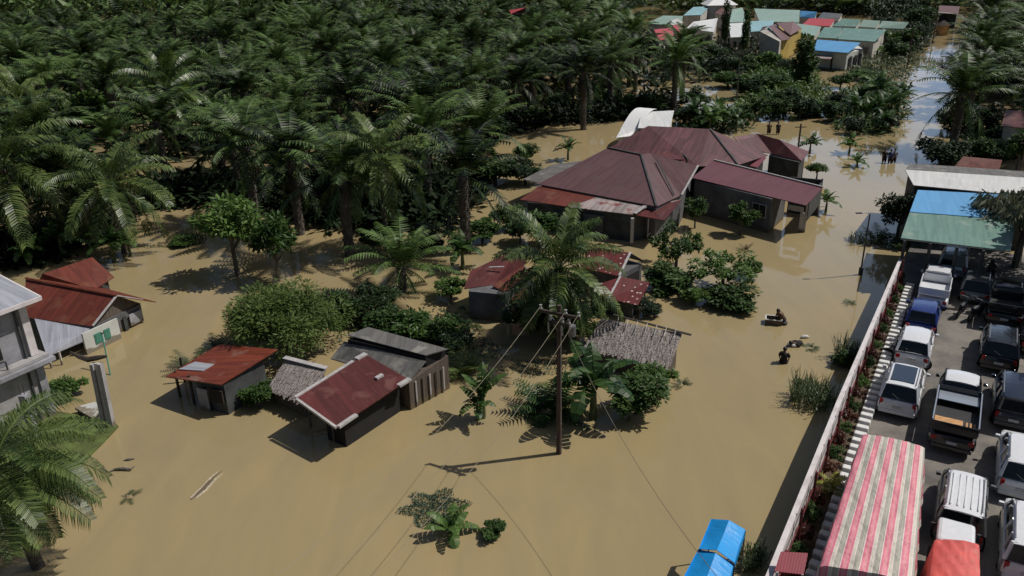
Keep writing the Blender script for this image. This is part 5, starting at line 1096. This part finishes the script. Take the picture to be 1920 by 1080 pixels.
# ================================================================= POLES AND WIRES
def power_pole():
    b = W(1048, 850); H_ = 6.95; t = empty('utility_pole', b, 'tall dark utility pole with crossarms standing in the open water', 'utility pole')
    MB().tube([b-Vector((0, 0, 1)), b+Vector((.0, 0, H_))], [.125, .085], 10).build('pole', M['pole'], t)
    MB().tube([b+Vector((.06, -.08, 1.5)), b+Vector((.05, -.08, H_-.6))], .025, 6).build('conduit', M['steel'], t)
    tops = []
    ax = (W(1092, 591, 6.6)-W(1008, 574, 6.6)); ax.z = 0; ax.normalize()
    for z, L, off in ((6.62, 1.8, 0), (6.22, .9, .0)):
        c = b+Vector((0, -.14, z)); MB().bar(c-ax*L/2, c+ax*L/2, .10, .12).build('crossarm', M['dark_wood'], t)
        for s in (-.46, -.05+.2, .46):
            q = c+ax*L*s; MB().tube([q, q+Vector((0, 0, .1)), q+Vector((0, 0, .16)), q+Vector((0, 0, .25))], [.03, .07, .04, .06], 8).build('insulator', M['ceramic'], t); tops.append(q+Vector((0, 0, .2)))
        MB().bar(c-ax*L*.3+Vector((0, 0, -.05)), b+Vector((0, 0, z-.55)), .03).build('brace', M['steel'], t); MB().bar(c+ax*L*.3+Vector((0, 0, -.05)), b+Vector((0, 0, z-.55)), .03).build('brace', M['steel'], t)
    q = b+ax*.55+Vector((0, -.05, 5.75)); MB().tube([q, q+Vector((0, 0, .45))], .16, 10).build('switch_box', M['steel'], t)
    for k in (-.5, .1): MB().tube([b+ax*k+Vector((0, -.2, 6.2)), b+ax*k+Vector((.02, -.25, 5.75))], .03, 6).build('dropper', M['ceramic'], t)
    return tops
tops = power_pole()
def wire(a, b, sag, label, r=.016, grp='wires of the tall utility pole'):
    pts = [a.lerp(b, i/16)-Vector((0, 0, sag*4*(i/16)*(1-i/16))) for i in range(17)]
    off = Vector((a.x, a.y, 0)); tag(MB().tube(pts, r, 4, cap=False).build('wire', M['wire'], None, loc=off), label, 'wire', grp)
for k, s in enumerate((0, 1, 2)): wire(tops[k], W(330+k*110, 1220, 6.4), 1.0, 'pale wire running from the utility pole crossarm towards the lower left', .009)
e = W(1385, 1130, 4.0); wire(tops[5]-Vector((0, 0, .6)), e, .8, 'single dark wire from the utility pole down over the blue canopies', .010, 'low wire')
def slim_pole(px, py, pt, label, r=.06, lamp=False, name='pole', m='pole', zc=None):
    b = W(px, py); lo, hi = 0, 15
    for _ in range(40):
        md = (lo+hi)/2
        if PROJ(b+Vector((0, 0, md)))[1] > pt: lo = md
        else: hi = md
    t = empty(name, b, label, 'lamp post' if lamp else 'pole'); MB().tube([b-Vector((0, 0, 1)), b+Vector((0, 0, lo))], [r, r*.75], 8).build('shaft', M[m], t)
    if lamp:
        q = b+Vector((0, 0, lo)); MB().tube([q, q+Vector((-.15, 0, .12)), q+Vector((-.55, 0, .12))], .03, 6).build('arm', M['steel'], t); MB().box(tuple(q+Vector((-.7, 0, .11))), (.38, .16, .07)).build('lamp_head', M['steel'], t)
        MB().box(tuple(b+Vector((0, 0, .25))), (.2, .2, .5)).build('base', M['dark_wall'], t)
    else: MB().bar(b+Vector((-.5, 0, lo-.3)), b+Vector((.5, 0, lo-.3)), .07).build('crossarm', M['dark_wood'], t)
    return b+Vector((0, 0, lo))
slim_pole(1613, 515, 402, 'slim dark street lamp standing in the flooded road', .06, True, 'street_lamp', 'dark_wall')
slim_pole(1490, 333, 232, 'bare brown pole behind the annex roof', .10, False, 'utility_pole')
slim_pole(1700, 132, 58, 'far pole on the left bank of the road', .12, False, 'utility_pole')
slim_pole(1748, 82, 22, 'farthest pole near the kiosk on the road', .12, False, 'utility_pole')
slim_pole(1907, 345, 262, 'dark pole at the right edge behind the white roof', .10, False, 'utility_pole')
slim_pole(1380, 196, 95, 'thin pale trunk like pole behind the shrubs', .09, False, 'utility_pole', 'bark')
for px, py, pt in ((1580, 735, 588), (1505+38, 905, 815)): pass

# ================================================================= VEHICLES
def car_mesh(P):
    """P: length, width, height, belt, front roof x, rear roof x, windscreen base, rear base; x forward, z up, returns dict of part meshes"""
    L, Wd, H_, B = P['L'], P['W'], P['H'], P['B']; gc = .2; out = {}
    hw = Wd/2; hood = P.get('hood', B-.08); rear = P.get('rear', B)
    st = [(-L/2, .82, .45, rear-.25), (-L/2+.06, .93, .36, rear-.06), (-L/2+.35, 1, .28, rear), (P['rb'], 1, .26, B), (0, 1, .26, B), (P['wb'], 1, .26, B), (L/2-.6, .98, .28, hood-.02), (L/2-.18, .92, .32, hood-.12), (L/2, .80, .4, hood-.32)]
    rings = []
    for x, k, z0, z1 in st:
        a = hw*k; zm = z0+(z1-z0)*.55
        rings.append([Vector((x, y, z)) for y, z in [(-a*.86, z0), (-a, z0+.12), (-a*1.0, zm), (-a*.95, z1-.05), (-a*.84, z1), (0, z1+.03), (a*.84, z1), (a*.95, z1-.05), (a, zm), (a, z0+.12), (a*.86, z0)]])
    body = MB().loft(rings); out['body'] = body
    if P.get('bed'):
        x0, x1 = P['bed']                                  # open bed: cut = inner dark box laid proud
    # greenhouse
    wb, wr, rr, rb = P['wb'], P['wr'], P['rr'], P['rb']; g0, g1 = hw*.90, hw*.74; zt = H_-.05
    gh = [[Vector((wb, -g0, B-.02)), Vector((wb, g0, B-.02)), Vector((rb, g0, B-.02)), Vector((rb, -g0, B-.02))], [Vector((wr, -g1, zt)), Vector((wr, g1, zt)), Vector((rr, g1, zt)), Vector((rr, -g1, zt))]]
    glassm = MB(); glassm.add(gh[0]+gh[1], [(0, 1, 5, 4), (1, 2, 6, 5), (2, 3, 7, 6), (3, 0, 4, 7)]); out['windows'] = glassm
    roof = MB(); n = 6; rg = []
    for i in range(n+1):
        x = wr+.06+(rr-.08-wr-.06)*i/n; e = .75 if i in (0, n) else 1; zz = H_-.045 + .045*math.sin(math.pi*i/n)
        rg.append([Vector((x, y, z)) for y, z in [(-g1*1.04, H_-.09), (-g1*.96*e, zz-.01), (-g1*.5*e, zz+.012), (0, zz+.02), (g1*.5*e, zz+.012), (g1*.96*e, zz-.01), (g1*1.04, H_-.09)]])
    roof.loft(rg); out['roof'] = roof
    pil = MB()
    for s in (-1, 1):
        pil.bar((wb, s*g0, B), (wr, s*g1, zt), .07, .07); pil.bar((rb, s*g0, B), (rr, s*g1, zt), .10, .12)
        for t in P.get('pillars', (.48, .8)):
            xb, xt = wb+(rb-wb)*t, wr+(rr-wr)*t; pil.bar((xb, s*g0*1.005, B), (xt, s*g1*1.01, zt), .05, .09)
        pil.bar((wb, s*g0, B), (rb, s*g0, B), .04, .05)
    out['pillars'] = pil
    return out
WH = MB().tube([(0, -.1, 0), (0, -.09, 0), (0, .09, 0), (0, .1, 0)], [.27, .32, .32, .27], 18).mesh('tyre', M['tyre'], smooth=False)
RM = MB().tube([(0, -.105, 0), (0, .105, 0)], .19, 12).mesh('rim', M['rim'])
CARM = {}
def vehicle(kind, paint, px, py, label, zc=.9, roofm=None, rz=0, group=None, cat=None, extra=None, dxy=(0, 0)):
    S = {'hatch': dict(L=3.9, W=1.72, H=1.55, B=.95, wb=.95, wr=.35, rr=-1.45, rb=-1.85, hood=.92, rear=.92),
         'suv': dict(L=4.4, W=1.82, H=1.72, B=1.05, wb=1.05, wr=.45, rr=-1.75, rb=-2.1, hood=1.02, rear=1.02),
         'mpv': dict(L=4.35, W=1.75, H=1.78, B=1.05, wb=1.25, wr=.65, rr=-1.95, rb=-2.12, hood=1.0, rear=1.03),
         'pickup': dict(L=5.5, W=1.86, H=1.80, B=1.10, wb=1.45, wr=.95, rr=-.2, rb=-.45, hood=1.04, rear=1.0),
         'ute': dict(L=6.4, W=1.88, H=1.85, B=1.12, wb=2.15, wr=1.7, rr=.62, rb=.30, hood=1.04, rear=1.0),
         'single': dict(L=4.5, W=1.72, H=1.80, B=1.05, wb=1.75, wr=1.3, rr=.32, rb=.28, hood=1.0, rear=.9, pillars=())}[kind]
    p = W(px, py, LZ+zc); t = empty('parked_pickup' if kind in ('pickup', 'single', 'ute') else 'parked_car', (p.x+dxy[0], p.y+dxy[1], LZ), label, cat or ('pickup truck' if kind in ('pickup', 'single', 'ute') else 'car'), group, rz=HEAD+R(rz), sc=.94)
    if kind not in CARM: CARM[kind] = {k: v for k, v in car_mesh(S).items()}
    D = CARM[kind]
    def part(n, mb, m, bev=0, smooth=False, par=t):
        me = mb.mesh(n, M[m]); o = link(n, me, par)
        if smooth:
            for q in me.polygons: q.use_smooth = True
        if bev:
            b = o.modifiers.new('Bevel', 'BEVEL'); b.width = bev; b.segments = 2; b.limit_method = 'ANGLE'; b.angle_limit = R(25)
        return o
    bd = part('body', D['body'], paint, .03); part('windows', D['windows'], 'glass'); part('roof', D['roof'], roofm or paint, .015); part('pillars', D['pillars'], paint)
    L, Wd, B = S['L'], S['W'], S['B']
    for s in (-1, 1):
        for x in (L*.30, -L*.29):
            wv = link('wheel', WH, t, (x, s*(Wd/2-.09), .32)); link('rim', RM, wv)
        part('mirror', MB().box((S['wb']-.12, s*(Wd/2+.08), B+.08), (.14, .18, .14)), paint, .02)
        part('headlight', MB().box((L/2-.16, s*Wd*.33, S['hood']-.3), (.2, .34, .14)), 'lamp_white', .02)
        part('tail_light', MB().box((-L/2+.07, s*Wd*.385, S['rear']-.22), (.14, .22, .22) if kind not in ('mpv', 'suv') else (.12, .16, .34)), 'lamp_red', .02)
        part('door_handle', MB().box((-.1, s*(Wd/2+.0), B-.14), (.16, .03, .03)), paint)
    part('rear_bumper', MB().box((-L/2+.02, 0, .42), (.14, Wd*.86, .2)), 'plastic' if kind in ('single', 'pickup') else paint, .03)
    part('number_plate', MB().box((-L/2-.03, 0, .68), (.03, .42, .13)), 'plate')
    part('front_grille', MB().box((L/2-.02, 0, S['hood']-.42), (.06, Wd*.45, .14)), 'plastic')
    if kind in ('suv', 'mpv'):
        for s in (-1, 1): part('roof_rail', MB().bar((S['wr']-.1, s*Wd*.335, S['H']+.02), (S['rr']+.15, s*Wd*.335, S['H']+.02), .035, .04), 'rim')
        part('rear_wiper', MB().bar((S['rb']-.03, 0, B+.05), (S['rb']+.05, .3, B+.22), .02), 'plastic')
    if kind in ('pickup', 'single', 'ute'):
        x0, x1 = -L/2+.08, S['rb']-.08; zb = B+.10; hw = Wd/2-.02
        bdm = MB()
        bdm.box(((x0+x1)/2, 0, B-.01), (x1-x0, 2*hw-.1, .03)); part('bed_floor', bdm, 'plastic' if paint != 'c_white' else paint)
        for s in (-1, 1): part('bed_side', MB().box(((x0+x1)/2, s*(hw-.03), zb+.16), (x1-x0, .06, .42)), 'c_black' if kind == 'ute' else paint, .015)
        if kind == 'ute':
            for s in (-1, 1): part('bed_rail', MB().bar((x0, s*(hw-.03), zb+.39), (x1, s*(hw-.03), zb+.39), .05, .04), 'c_silver')
        part('tailgate', MB().box((x0, 0, zb+.14), (.06, 2*hw-.04, .44)), 'c_black' if kind == 'ute' else paint, .015); part('headboard', MB().box((x1, 0, zb+.2), (.06, 2*hw-.14, .5)), paint, .015)
    if extra: extra(t, part, S)
    return t
random.seed(4)
def ex_white_truck(t, part, S):
    f = part('rear_window', MB().box((.275, 0, 1.42), (.03, .62, .2)), 'glass'); part('cab_back', MB().box((.31, 0, 1.4), (.03, 1.35, .6)), 'c_white', .01)
    part('load_sheet', MB().box((-1.65, .05, 1.10), (.75, 1.25, .05)), 'pale_wall')
vehicle('single', 'c_white', 1755, 534, 'white single cab pickup truck facing away at the edge of the garage shade', extra=ex_white_truck)
vehicle('hatch', 'c_blue', 1733, 582, 'dark blue hatchback between the white pickup and a white car')
vehicle('hatch', 'c_white', 1718, 636, 'white hatchback with pale roof just behind the dark blue one')
def ex_sun(t, part, S): part('sunroof', MB().box((-.62, 0, 1.735), (1.75, 1.02, .02)), 'sunroof', .008)
vehicle('suv', 'c_white', 1694, 716, 'white car with large dark glass roof panel by the kerb', extra=ex_sun)
def ex_bed(t, part, S):
    part('bed_cover', MB().box((-.28, 0, 1.40), (.95, 1.66, .05)), 'c_silver', .01)
vehicle('ute', 'c_black', 1793, 768, 'dark pickup with silver cab roof and open bed carrying planks', roofm='c_white', zc=.6, extra=ex_bed)
pk = W(1793, 768, LZ+.6); fwd = Vector((math.cos(HEAD), math.sin(HEAD), 0)); sid = Vector((-fwd.y, fwd.x, 0))
q = pk-fwd*2.45+sid*.25; q.z = LZ+1.14; tag(MB().box(tuple(q), (.95, 1.05, .12), rz=HEAD).build('plywood_sheet', M['ply'], loc=(q.x, q.y, LZ), bevel=.01), 'orange plywood sheets lying in the bed of the silver roofed pickup', 'plywood')
for k in range(3):
    q = pk-fwd*2.45-sid*(.42+k*.14); q.z = LZ+1.17
    o = MB().box(tuple(q), (.8, .07, .07), rz=HEAD).build('wood_plank', M['ply'], loc=(q.x, q.y, LZ)); tag(o, 'short wooden plank beside the plywood in the pickup bed', 'plank', 'planks in the pickup bed')
vehicle('mpv', 'c_grey', 1806, 934, 'tall grey van with pale ribbed roof, between the pickup and the red tarpaulin truck', roofm='c_white', zc=.95, extra=lambda t, part, S: [part('roof_rib', MB().box((-.65, y, 1.80), (2.2, .04, .03)), 'c_white') for y in (-.45, -.22, 0, .22, .45)])
vehicle('suv', 'c_white', 1912, 856, 'white car at the right edge level with the pickup bed', zc=.9, dxy=(.15, 0))
vehicle('mpv', 'c_white', 1920, 998, 'white car at the right edge nearest the camera', zc=.9, dxy=(.2, 0))
vehicle('suv', 'c_black', 1876, 642, 'black car with silver roof rails alone in the sun', zc=.85)
vehicle('mpv', 'c_darkblue', 1903, 740, 'dark blue black car with roof rails right of the pickup carrying planks', zc=.85)
vehicle('pickup', 'c_black', 1886, 560, 'black pickup truck in the shade with sunlight on its bed painted as a pale sheet', zc=.85, extra=lambda t, part, S: part('bed_sun_patch', MB().box((-1.9, 0, 1.13), (.5, 1.4, .05)), 'pale_wall'))  # pale box added for the sunlight that falls on the bed
vehicle('hatch', 'c_grey', 1832, 528, 'grey car mostly hidden in the garage shade', zc=.85)
vehicle('hatch', 'c_brown', 1948, 618, 'dark car cut by the right edge beside the black one', zc=.85)
vehicle('hatch', 'c_green', 1965, 705, 'dark green car cut by the right edge, lower of the two', zc=.85)
vehicle('mpv', 'c_silver', 1790, 482, 'pale van deep in the shade under the green roof', zc=.85)
# tarpaulin trucks
def truck(label, quad, z, m, cabm, seed, cab=True, wav=.05, stripe=False, n=14, rearcab=False):
    random.seed(seed); c0, c1, c2, c3 = [W(a, b, z) for a, b in quad]      # front-left, front-right, rear-right, rear-left
    ctr = (c0+c1+c2+c3)/4; t = empty('tarpaulin_truck', (ctr.x, ctr.y, LZ), label, 'truck')
    mb = MB(); nu = 24; grid = []
    for i in range(n*2+1):
        v = i/(n*2); l, r = c0.lerp(c3, v), c1.lerp(c2, v); bow = abs(math.sin(v*math.pi*5))
        for j in range(nu+1):
            u = j/nu; p = l.lerp(r, u); p.z += .12*math.sin(u*math.pi)**.6+.04*bow+random.uniform(-.012, .012)+wav*.5*math.sin(u*23+v*9)*math.sin(v*31); grid.append(p)
    fs = [(i*(nu+1)+j, i*(nu+1)+j+1, (i+1)*(nu+1)+j+1, (i+1)*(nu+1)+j) for i in range(n*2) for j in range(nu)]
    uvs = [((k % (nu+1))/nu, (k//(nu+1))/(n*2)) for k in range(len(grid))]
    # sides hang down
    b0 = len(grid); drop = 1.25; nr = n*2+1
    for side, sg in ((0, -1), (nu, 1)):
        base = len(grid); nrm = (c1-c0).normalized()*sg*.05
        for k in range(4):
            for i in range(nr):
                p = grid[i*(nu+1)+side].copy(); p.z -= drop*(k)/3; p += nrm*k+nrm*math.sin(i*1.3)*.4*k; grid.append(p); uvs.append(((side/nu)+sg*.06*k, i/(nr-1)))
        for k in range(3):
            for i in range(nr-1): fs.append((base+k*nr+i, base+k*nr+i+1, base+(k+1)*nr+i+1, base+(k+1)*nr+i))
    base = len(grid)
    for (row, sgn) in ((0, 1), (n*2, -1)):
        base = len(grid)
        for k in range(3):
            for j in range(nu+1):
                p = grid[row*(nu+1)+j].copy(); p.z -= .5*k; grid.append(p); uvs.append((j/nu, row/(n*2)+.1*k))
        for k in range(2):
            for j in range(nu): fs.append((base+k*(nu+1)+j, base+k*(nu+1)+j+1, base+(k+1)*(nu+1)+j+1, base+(k+1)*(nu+1)+j))
    off = Vector(t.location); me = bpy.data.meshes.new('tarpaulin'); me.from_pydata([tuple(p-off) for p in grid], [], fs); me.update(); me.materials.append(M[m])
    L = me.uv_layers.new(name='UVMap').data
    for p in me.polygons:
        p.use_smooth = True
        for li in p.loop_indices: L[li].uv = uvs[me.loops[li].vertex_index]
    o = bpy.data.objects.new('tarpaulin', me); COL.objects.link(o); o.parent = t
    f = ((c0+c1)/2-(c2+c3)/2); f.z = 0; LL = f.length; f.normalize(); s = Vector((-f.y, f.x, 0)); wd = (c1-c0).length*.93; rz = math.atan2(f.y, f.x)
    c = Vector((ctr.x, ctr.y, 0))
    MB().box((c.x, c.y, LZ+.85+(z-LZ-.85-.3)/2), (LL*.97, wd*.94, z-LZ-.85-.3), rz=rz).build('load_box', M['dark_wood'], t)
    fs_ = -1 if rearcab else 1
    MB().box((c.x+f.x*.6*fs_, c.y+f.y*.6*fs_, LZ+.7), (LL+1.2, wd*.6, .2), rz=rz).build('chassis', M['plastic'], t)
    for u in (-.36, -.2, .5):
        for sg in (-1, 1):
            p = c+f*(LL*u+(.7 if u > 0 else 0))*fs_+s*sg*wd*.43; MB().tube([Vector((p.x, p.y, LZ+.45))-s*.14, Vector((p.x, p.y, LZ+.45))+s*.14], .45, 16).build('wheel', M['tyre'], t)
    if rearcab: f = -f
    if cab:
        p = c+f*(LL/2+.75); zc = min(z-.1, LZ+2.1)
        MB().box((p.x, p.y, (zc+LZ+.5)/2), (1.3, wd*.9, zc-LZ-.5), rz=rz).build('cab', M[cabm], t, bevel=.12)
        q = p+f*.66; MB().box((q.x, q.y, zc-.5), (.04, wd*.75, .5), rz=rz).build('windscreen', M['glass'], t)
        for sg in (-1, 1):
            q = p+s*sg*wd*.452; MB().box((q.x, q.y, zc-.5), (.7, .03, .45), rz=rz).build('side_window', M['glass'], t)
            q = p+s*sg*wd*.55+f*.5; MB().box((q.x, q.y, zc-.4), (.06, .12, .3), rz=rz).build('mirror', M['plastic'], t)
    return t
truck('big truck under a pink, cream and grey striped tarpaulin', [(1618, 815), (1734, 840), (1712, 1095), (1538, 1062)], 2.75, 'tarp_stripe', 'c_grey', 1, wav=.06, rearcab=True)
truck('small white cab truck under a red tarpaulin at the bottom edge', [(1752, 1014), (1836, 1022), (1838, 1130), (1738, 1120)], 2.2, 'tarp_red', 'c_white', 2, wav=.12, n=6)
# motorbikes
def bike_parts():
    out = {}
    w_ = lambda x: MB().tube([(x, -.05, .29), (x, .05, .29)], .29, 16)
    out['wheel'] = [w_(.62), w_(-.62)]
    b = MB(); b.tube([(-.75, 0, .72), (-.3, 0, .62), (.05, 0, .42), (.4, 0, .75), (.5, 0, .9)], [.06, .14, .13, .12, .05], 8); b.box((-.35, 0, .5), (.5, .18, .3)); out['body'] = b
    out['seat'] = MB().tube([(-.72, 0, .80), (-.4, 0, .79), (0, 0, .74)], [.09, .13, .08], 8)
    out['fork'] = MB().tube([(.62, 0, .29), (.42, 0, .98)], .04, 6)
    out['handlebar'] = MB().tube([(.32, -.34, 1.02), (.42, 0, .98), (.32, .34, 1.02)], .025, 6)
    out['headlight'] = MB().box((.5, 0, .88), (.1, .16, .14))
    return out
BP = bike_parts(); BM = {k: (v.mesh(k, M[{'body': 'c_black', 'seat': 'plastic', 'fork': 'steel', 'handlebar': 'steel', 'headlight': 'lamp_white'}[k]]) if not isinstance(v, list) else [x.mesh('wheel', M['tyre']) for x in v]) for k, v in BP.items()}
def bike(px, py, label, rz=0):
    p = W(px, py, LZ+.4); t = empty('motorcycle', (p.x, p.y, LZ), label, 'motorcycle', rz=HEAD+R(rz)); 
    for k, v in BM.items():
        for me in (v if isinstance(v, list) else [v]): link(k, me, t, rot=(R(7), 0, 0))
    return t
bike(1803, 578, 'black motorcycle at the edge of the shade, left of the pair', -12); bike(1829, 584, 'black motorcycle at the edge of the shade, right of the pair', -20)
bike(1684, 668, 'motorcycle squeezed between the white hatchback and the kerb', 60); bike(1710, 676, 'motorcycle parked across behind the white hatchback', 95)
bike(1858, 505, 'motorcycle in the deep shade beside the black pickup', 10)

# ================================================================= PEOPLE
def person(loc, rz, label, pose='stand', shirt='cl_black', h=1.65, hair=True, water=True):
    """a continuous skinned body grown from joints; loc is at the feet"""
    s = h/1.7; V = []; E = []; Rr = []
    def v(x, y, z, r, par=None):
        V.append((x*s, y*s, z*s)); Rr.append(r*s)
        if par is not None: E.append((par, len(V)-1))
        return len(V)-1
    bend = {'stand': 0, 'push': 35, 'bend': 75}[pose]; cb, sb = math.cos(R(bend)), math.sin(R(bend))
    def T(x, y, z): return (x*cb+(z-.92)*sb, y, .92+(z-.92)*cb-x*sb)            # torso bends about the hips, x forward
    def tv(x, y, z, r, par): return v(*T(x, y, z), r, par)
    pel = v(0, 0, .92, .135); wa = tv(0, 0, 1.10, .125, pel); ch = tv(0, 0, 1.30, .15, wa); sh = tv(0, 0, 1.42, .11, ch); nk = tv(0, 0, 1.49, .052, sh)
    hd1 = tv(.01, 0, 1.56, .075, nk); hd2 = tv(.015, 0, 1.64, .093, hd1); hd3 = tv(0, 0, 1.72, .06, hd2); nose = tv(.10, 0, 1.61, .018, hd2)
    for e in (-1, 1): tv(0, e*.092, 1.62, .016, hd2)
    for e in (-1, 1):
        hp = v(0, e*.10, .86, .095, pel); kn = v(.03 if e > 0 else .0, e*.11, .50, .062, hp); an = v(-.02, e*.11, .10, .04, kn); v(.13, e*.12, .05, .035, an)
        s0 = tv(0, e*.19, 1.40, .058, sh)
        if pose == 'stand': el = tv(.02, e*.25, 1.12, .04, s0); wr = tv(.16, e*.20, .92, .027, el)
        else: el = tv(.18, e*.24, 1.22, .04, s0); wr = tv(.40, e*.16, 1.22, .027, el)
        w3 = V[wr]; e3 = V[el]; d = (Vector(w3)-Vector(e3)).normalized(); pm = Vector(w3)+d*.07*s; V.append(tuple(pm)); Rr.append(.034*s); E.append((wr, len(V)-1)); pi = len(V)-1
        sd = Vector((0, 1, 0)); 
        for f in range(5):
            off = sd*(f-2)*.018*s if f < 4 else sd*(-e)*.05*s; ln = (.075, .085, .08, .06, .045)[f]*s
            a = pm+off+d*ln*.5; V.append(tuple(a)); Rr.append(.009*s); E.append((pi, len(V)-1)); b = a+d*ln*.5+Vector((0, 0, -.015)); V.append(tuple(b)); Rr.append(.008*s); E.append((len(V)-2, len(V)-1))
    me = bpy.data.meshes.new('person'); me.from_pydata(V, E, []); me.update(); me.materials.append(M['skin'])
    o = bpy.data.objects.new('person', me); COL.objects.link(o); o.location = loc; o.rotation_euler = (0, 0, rz)
    md = o.modifiers.new('Skin', 'SKIN'); sk = me.skin_vertices[0].data
    for i, r in enumerate(Rr): sk[i].radius = (r, r*(1.25 if i in (0, 1, 2, 3) else 1)); sk[i].use_root = (i == 0)
    ss = o.modifiers.new('Sub', 'SUBSURF'); ss.levels = 1; ss.render_levels = 1
    tag(o, label, 'person')
    def cloth(name, pts, rad, m, n=12):
        mb = MB().tube([Vector(T(*p))*s for p in pts], [r*s for r in rad], n); q = link(name, mb.mesh(name, M[m], smooth=True), o); return q
    mb = MB().tube([Vector(T(0, 0, z))*s for z in (.90, 1.0, 1.12, 1.28, 1.40, 1.47)], [x*s for x in (.185, .18, .17, .19, .17, .07)], 12)
    for e in (-1, 1): mb.tube([Vector(T(0, e*.14, 1.41))*s, Vector(T(.01, e*.23, 1.30))*s, Vector(T(.03 if pose == 'stand' else .1, e*.25, 1.2))*s], [.085*s, .075*s, .07*s], 9)
    link('shirt', mb.mesh('shirt', M[shirt], smooth=True), o)
    tr = MB()
    for e in (-1, 1): tr.tube([Vector((0, e*.09, .95))*s, Vector((0, e*.105, .8))*s, Vector((.03 if e > 0 else 0, e*.11, .45))*s], [.14*s, .125*s, .09*s], 10)
    link('trousers', tr.mesh('trousers', M['cl_black'], smooth=True), o)
    hr = MB().tube([Vector(T(-.03, 0, 1.55))*s, Vector(T(-.035, 0, 1.62))*s, Vector(T(-.02, 0, 1.70))*s, Vector(T(-.01, 0, 1.765))*s], [.07*s, .105*s, .108*s, .05*s], 12)
    link('hair', hr.mesh('hair', M['hair'], smooth=True), o)
    ey = MB()
    for e in (-1, 1): ey.box(tuple(Vector(T(.098, e*.035, 1.635))*s), (.012*s, .02*s, .01*s))
    ey.box(tuple(Vector(T(.092, 0, 1.565))*s), (.012*s, .045*s, .01*s)); link('face_features', ey.mesh('face_features', M['cl_brown']), o)
    return o
def at(px, py, dz): p = W(px, py); return (p.x, p.y, dz)
person(at(1469, 680, -.80), R(60), 'person in black standing waist deep, nearest the camera in the flooded road')
person(at(1467, 606, -.62), R(200), 'person in a brown top leaning over the small floating tub', 'push', 'cl_brown')
person(at(1500, 645, -.86), R(205), 'person in black bending low over the water beside white bundles', 'bend', 'cl_black')
person(at(1657, 305, -.35), R(250), 'person in dark clothes, leftmost of the trio wading up the road', 'stand', 'cl_black')
person(at(1668, 306, -.35), R(250), 'person in dark blue, middle of the trio wading up the road', 'stand', 'cl_blue')
person(at(1675, 305, -.35), R(250), 'person in black, rightmost of the trio wading up the road', 'stand', 'cl_grey')
person(at(1441, 252, -.3), R(270), 'person standing at the water behind the maroon roofs, left of two', 'stand', 'cl_brown')
person(at(1458, 252, -.3), R(270), 'person standing at the water behind the maroon roofs, right of two', 'stand', 'cl_black')
# floating tub
p = W(1450, 606); t = empty('floating_tub', (p.x, p.y, 0), 'small open wooden tub floating beside the leaning person', 'tub', rz=R(-18))
tb = MB(); tb.slab([(-.42, -.3, -.02), (.42, -.3, -.02), (.42, .3, -.02), (-.42, .3, -.02)], .04)
tb.build('floor', M['wood'], t, world=False)
for (a, b) in (((-.42, -.3), (.42, -.3)), ((-.42, .3), (.42, .3)), ((-.42, -.3), (-.42, .3)), ((.42, -.3), (.42, .3))):
    MB().bar((a[0], a[1], .14), (b[0], b[1], .14), .04, .34).build('side', M['wood'], t, world=False); MB().bar((a[0]*1.03, a[1]*1.03, .33), (b[0]*1.03, b[1]*1.03, .33), .06, .03).build('rim', M['kerb_white'], t, world=False)
for px, py, lb, sx in ((1509, 634, 'white bundle floating right of the bending person', .5), (1481, 648, 'white bundle floating left of the bending person', .3), (1489, 651, 'small white bundle just below the bending person', .3)):
    p = W(px, py); mb = MB().tube([(-sx/2, -.05, .03), (-sx*.3, 0, .07), (0, .02, .09), (sx*.3, .03, .07), (sx/2, .04, .03)], [.03, .09, .10, .08, .03], 9)
    tag(mb.build('floating_bundle', M['cl_white'], None, loc=(0, 0, 0), smooth=True), lb, 'bundle').location = (p.x, p.y, 0)
p = W(1466, 603); tag(MB().tube([(0, 0, -.1), (0, 0, .12), (0, 0, .2)], [.16, .2, .12], 12).build('black_bucket', M['plastic'], loc=(p.x-.0, p.y-.35, 0), world=False), 'black bucket floating between the tub and the leaning person', 'bucket')
# debris
random.seed(6)
a, b = W(352, 945), W(427, 876); t = empty('bamboo_bundle', a, 'bundle of long pale bamboo poles floating in open water', 'bamboo')
for k in range(5):
    o_ = Vector((rnd(-.14, .14), rnd(-.14, .14), .0)); e0, e1_ = a.lerp(b, rnd(0, .3))+o_, a.lerp(b, rnd(.6, 1))+o_*1.3; MB().tube([e0-Vector((0, 0, .03)), e0.lerp(e1_, .35)+Vector((.05, 0, .02)), e0.lerp(e1_, .7)+Vector((-.03, .03, .015)), e1_-Vector((0, 0, .03))], [.055, .05, .04, .02], 6).build('bamboo_pole', M['bamboo'] if k % 2 else M['wood'], t)
t = empty('driftwood', W(232, 874), 'curved dark branch floating left of the bamboo bundle', 'branch')
MB().tube([W(204, 886), W(215, 880, .06), W(230, 878, .1), W(245, 880, .08), W(252, 874, .02)], [.03, .05, .06, .05, .02], 6).build('branch', M['bark'], t); MB().tube([W(232, 863, .03), W(242, 861, .06), W(252, 860, .03)], [.02, .05, .02], 6).build('branch', M['bark'], t)
# cut fronds on the lower roof, small things near the shack
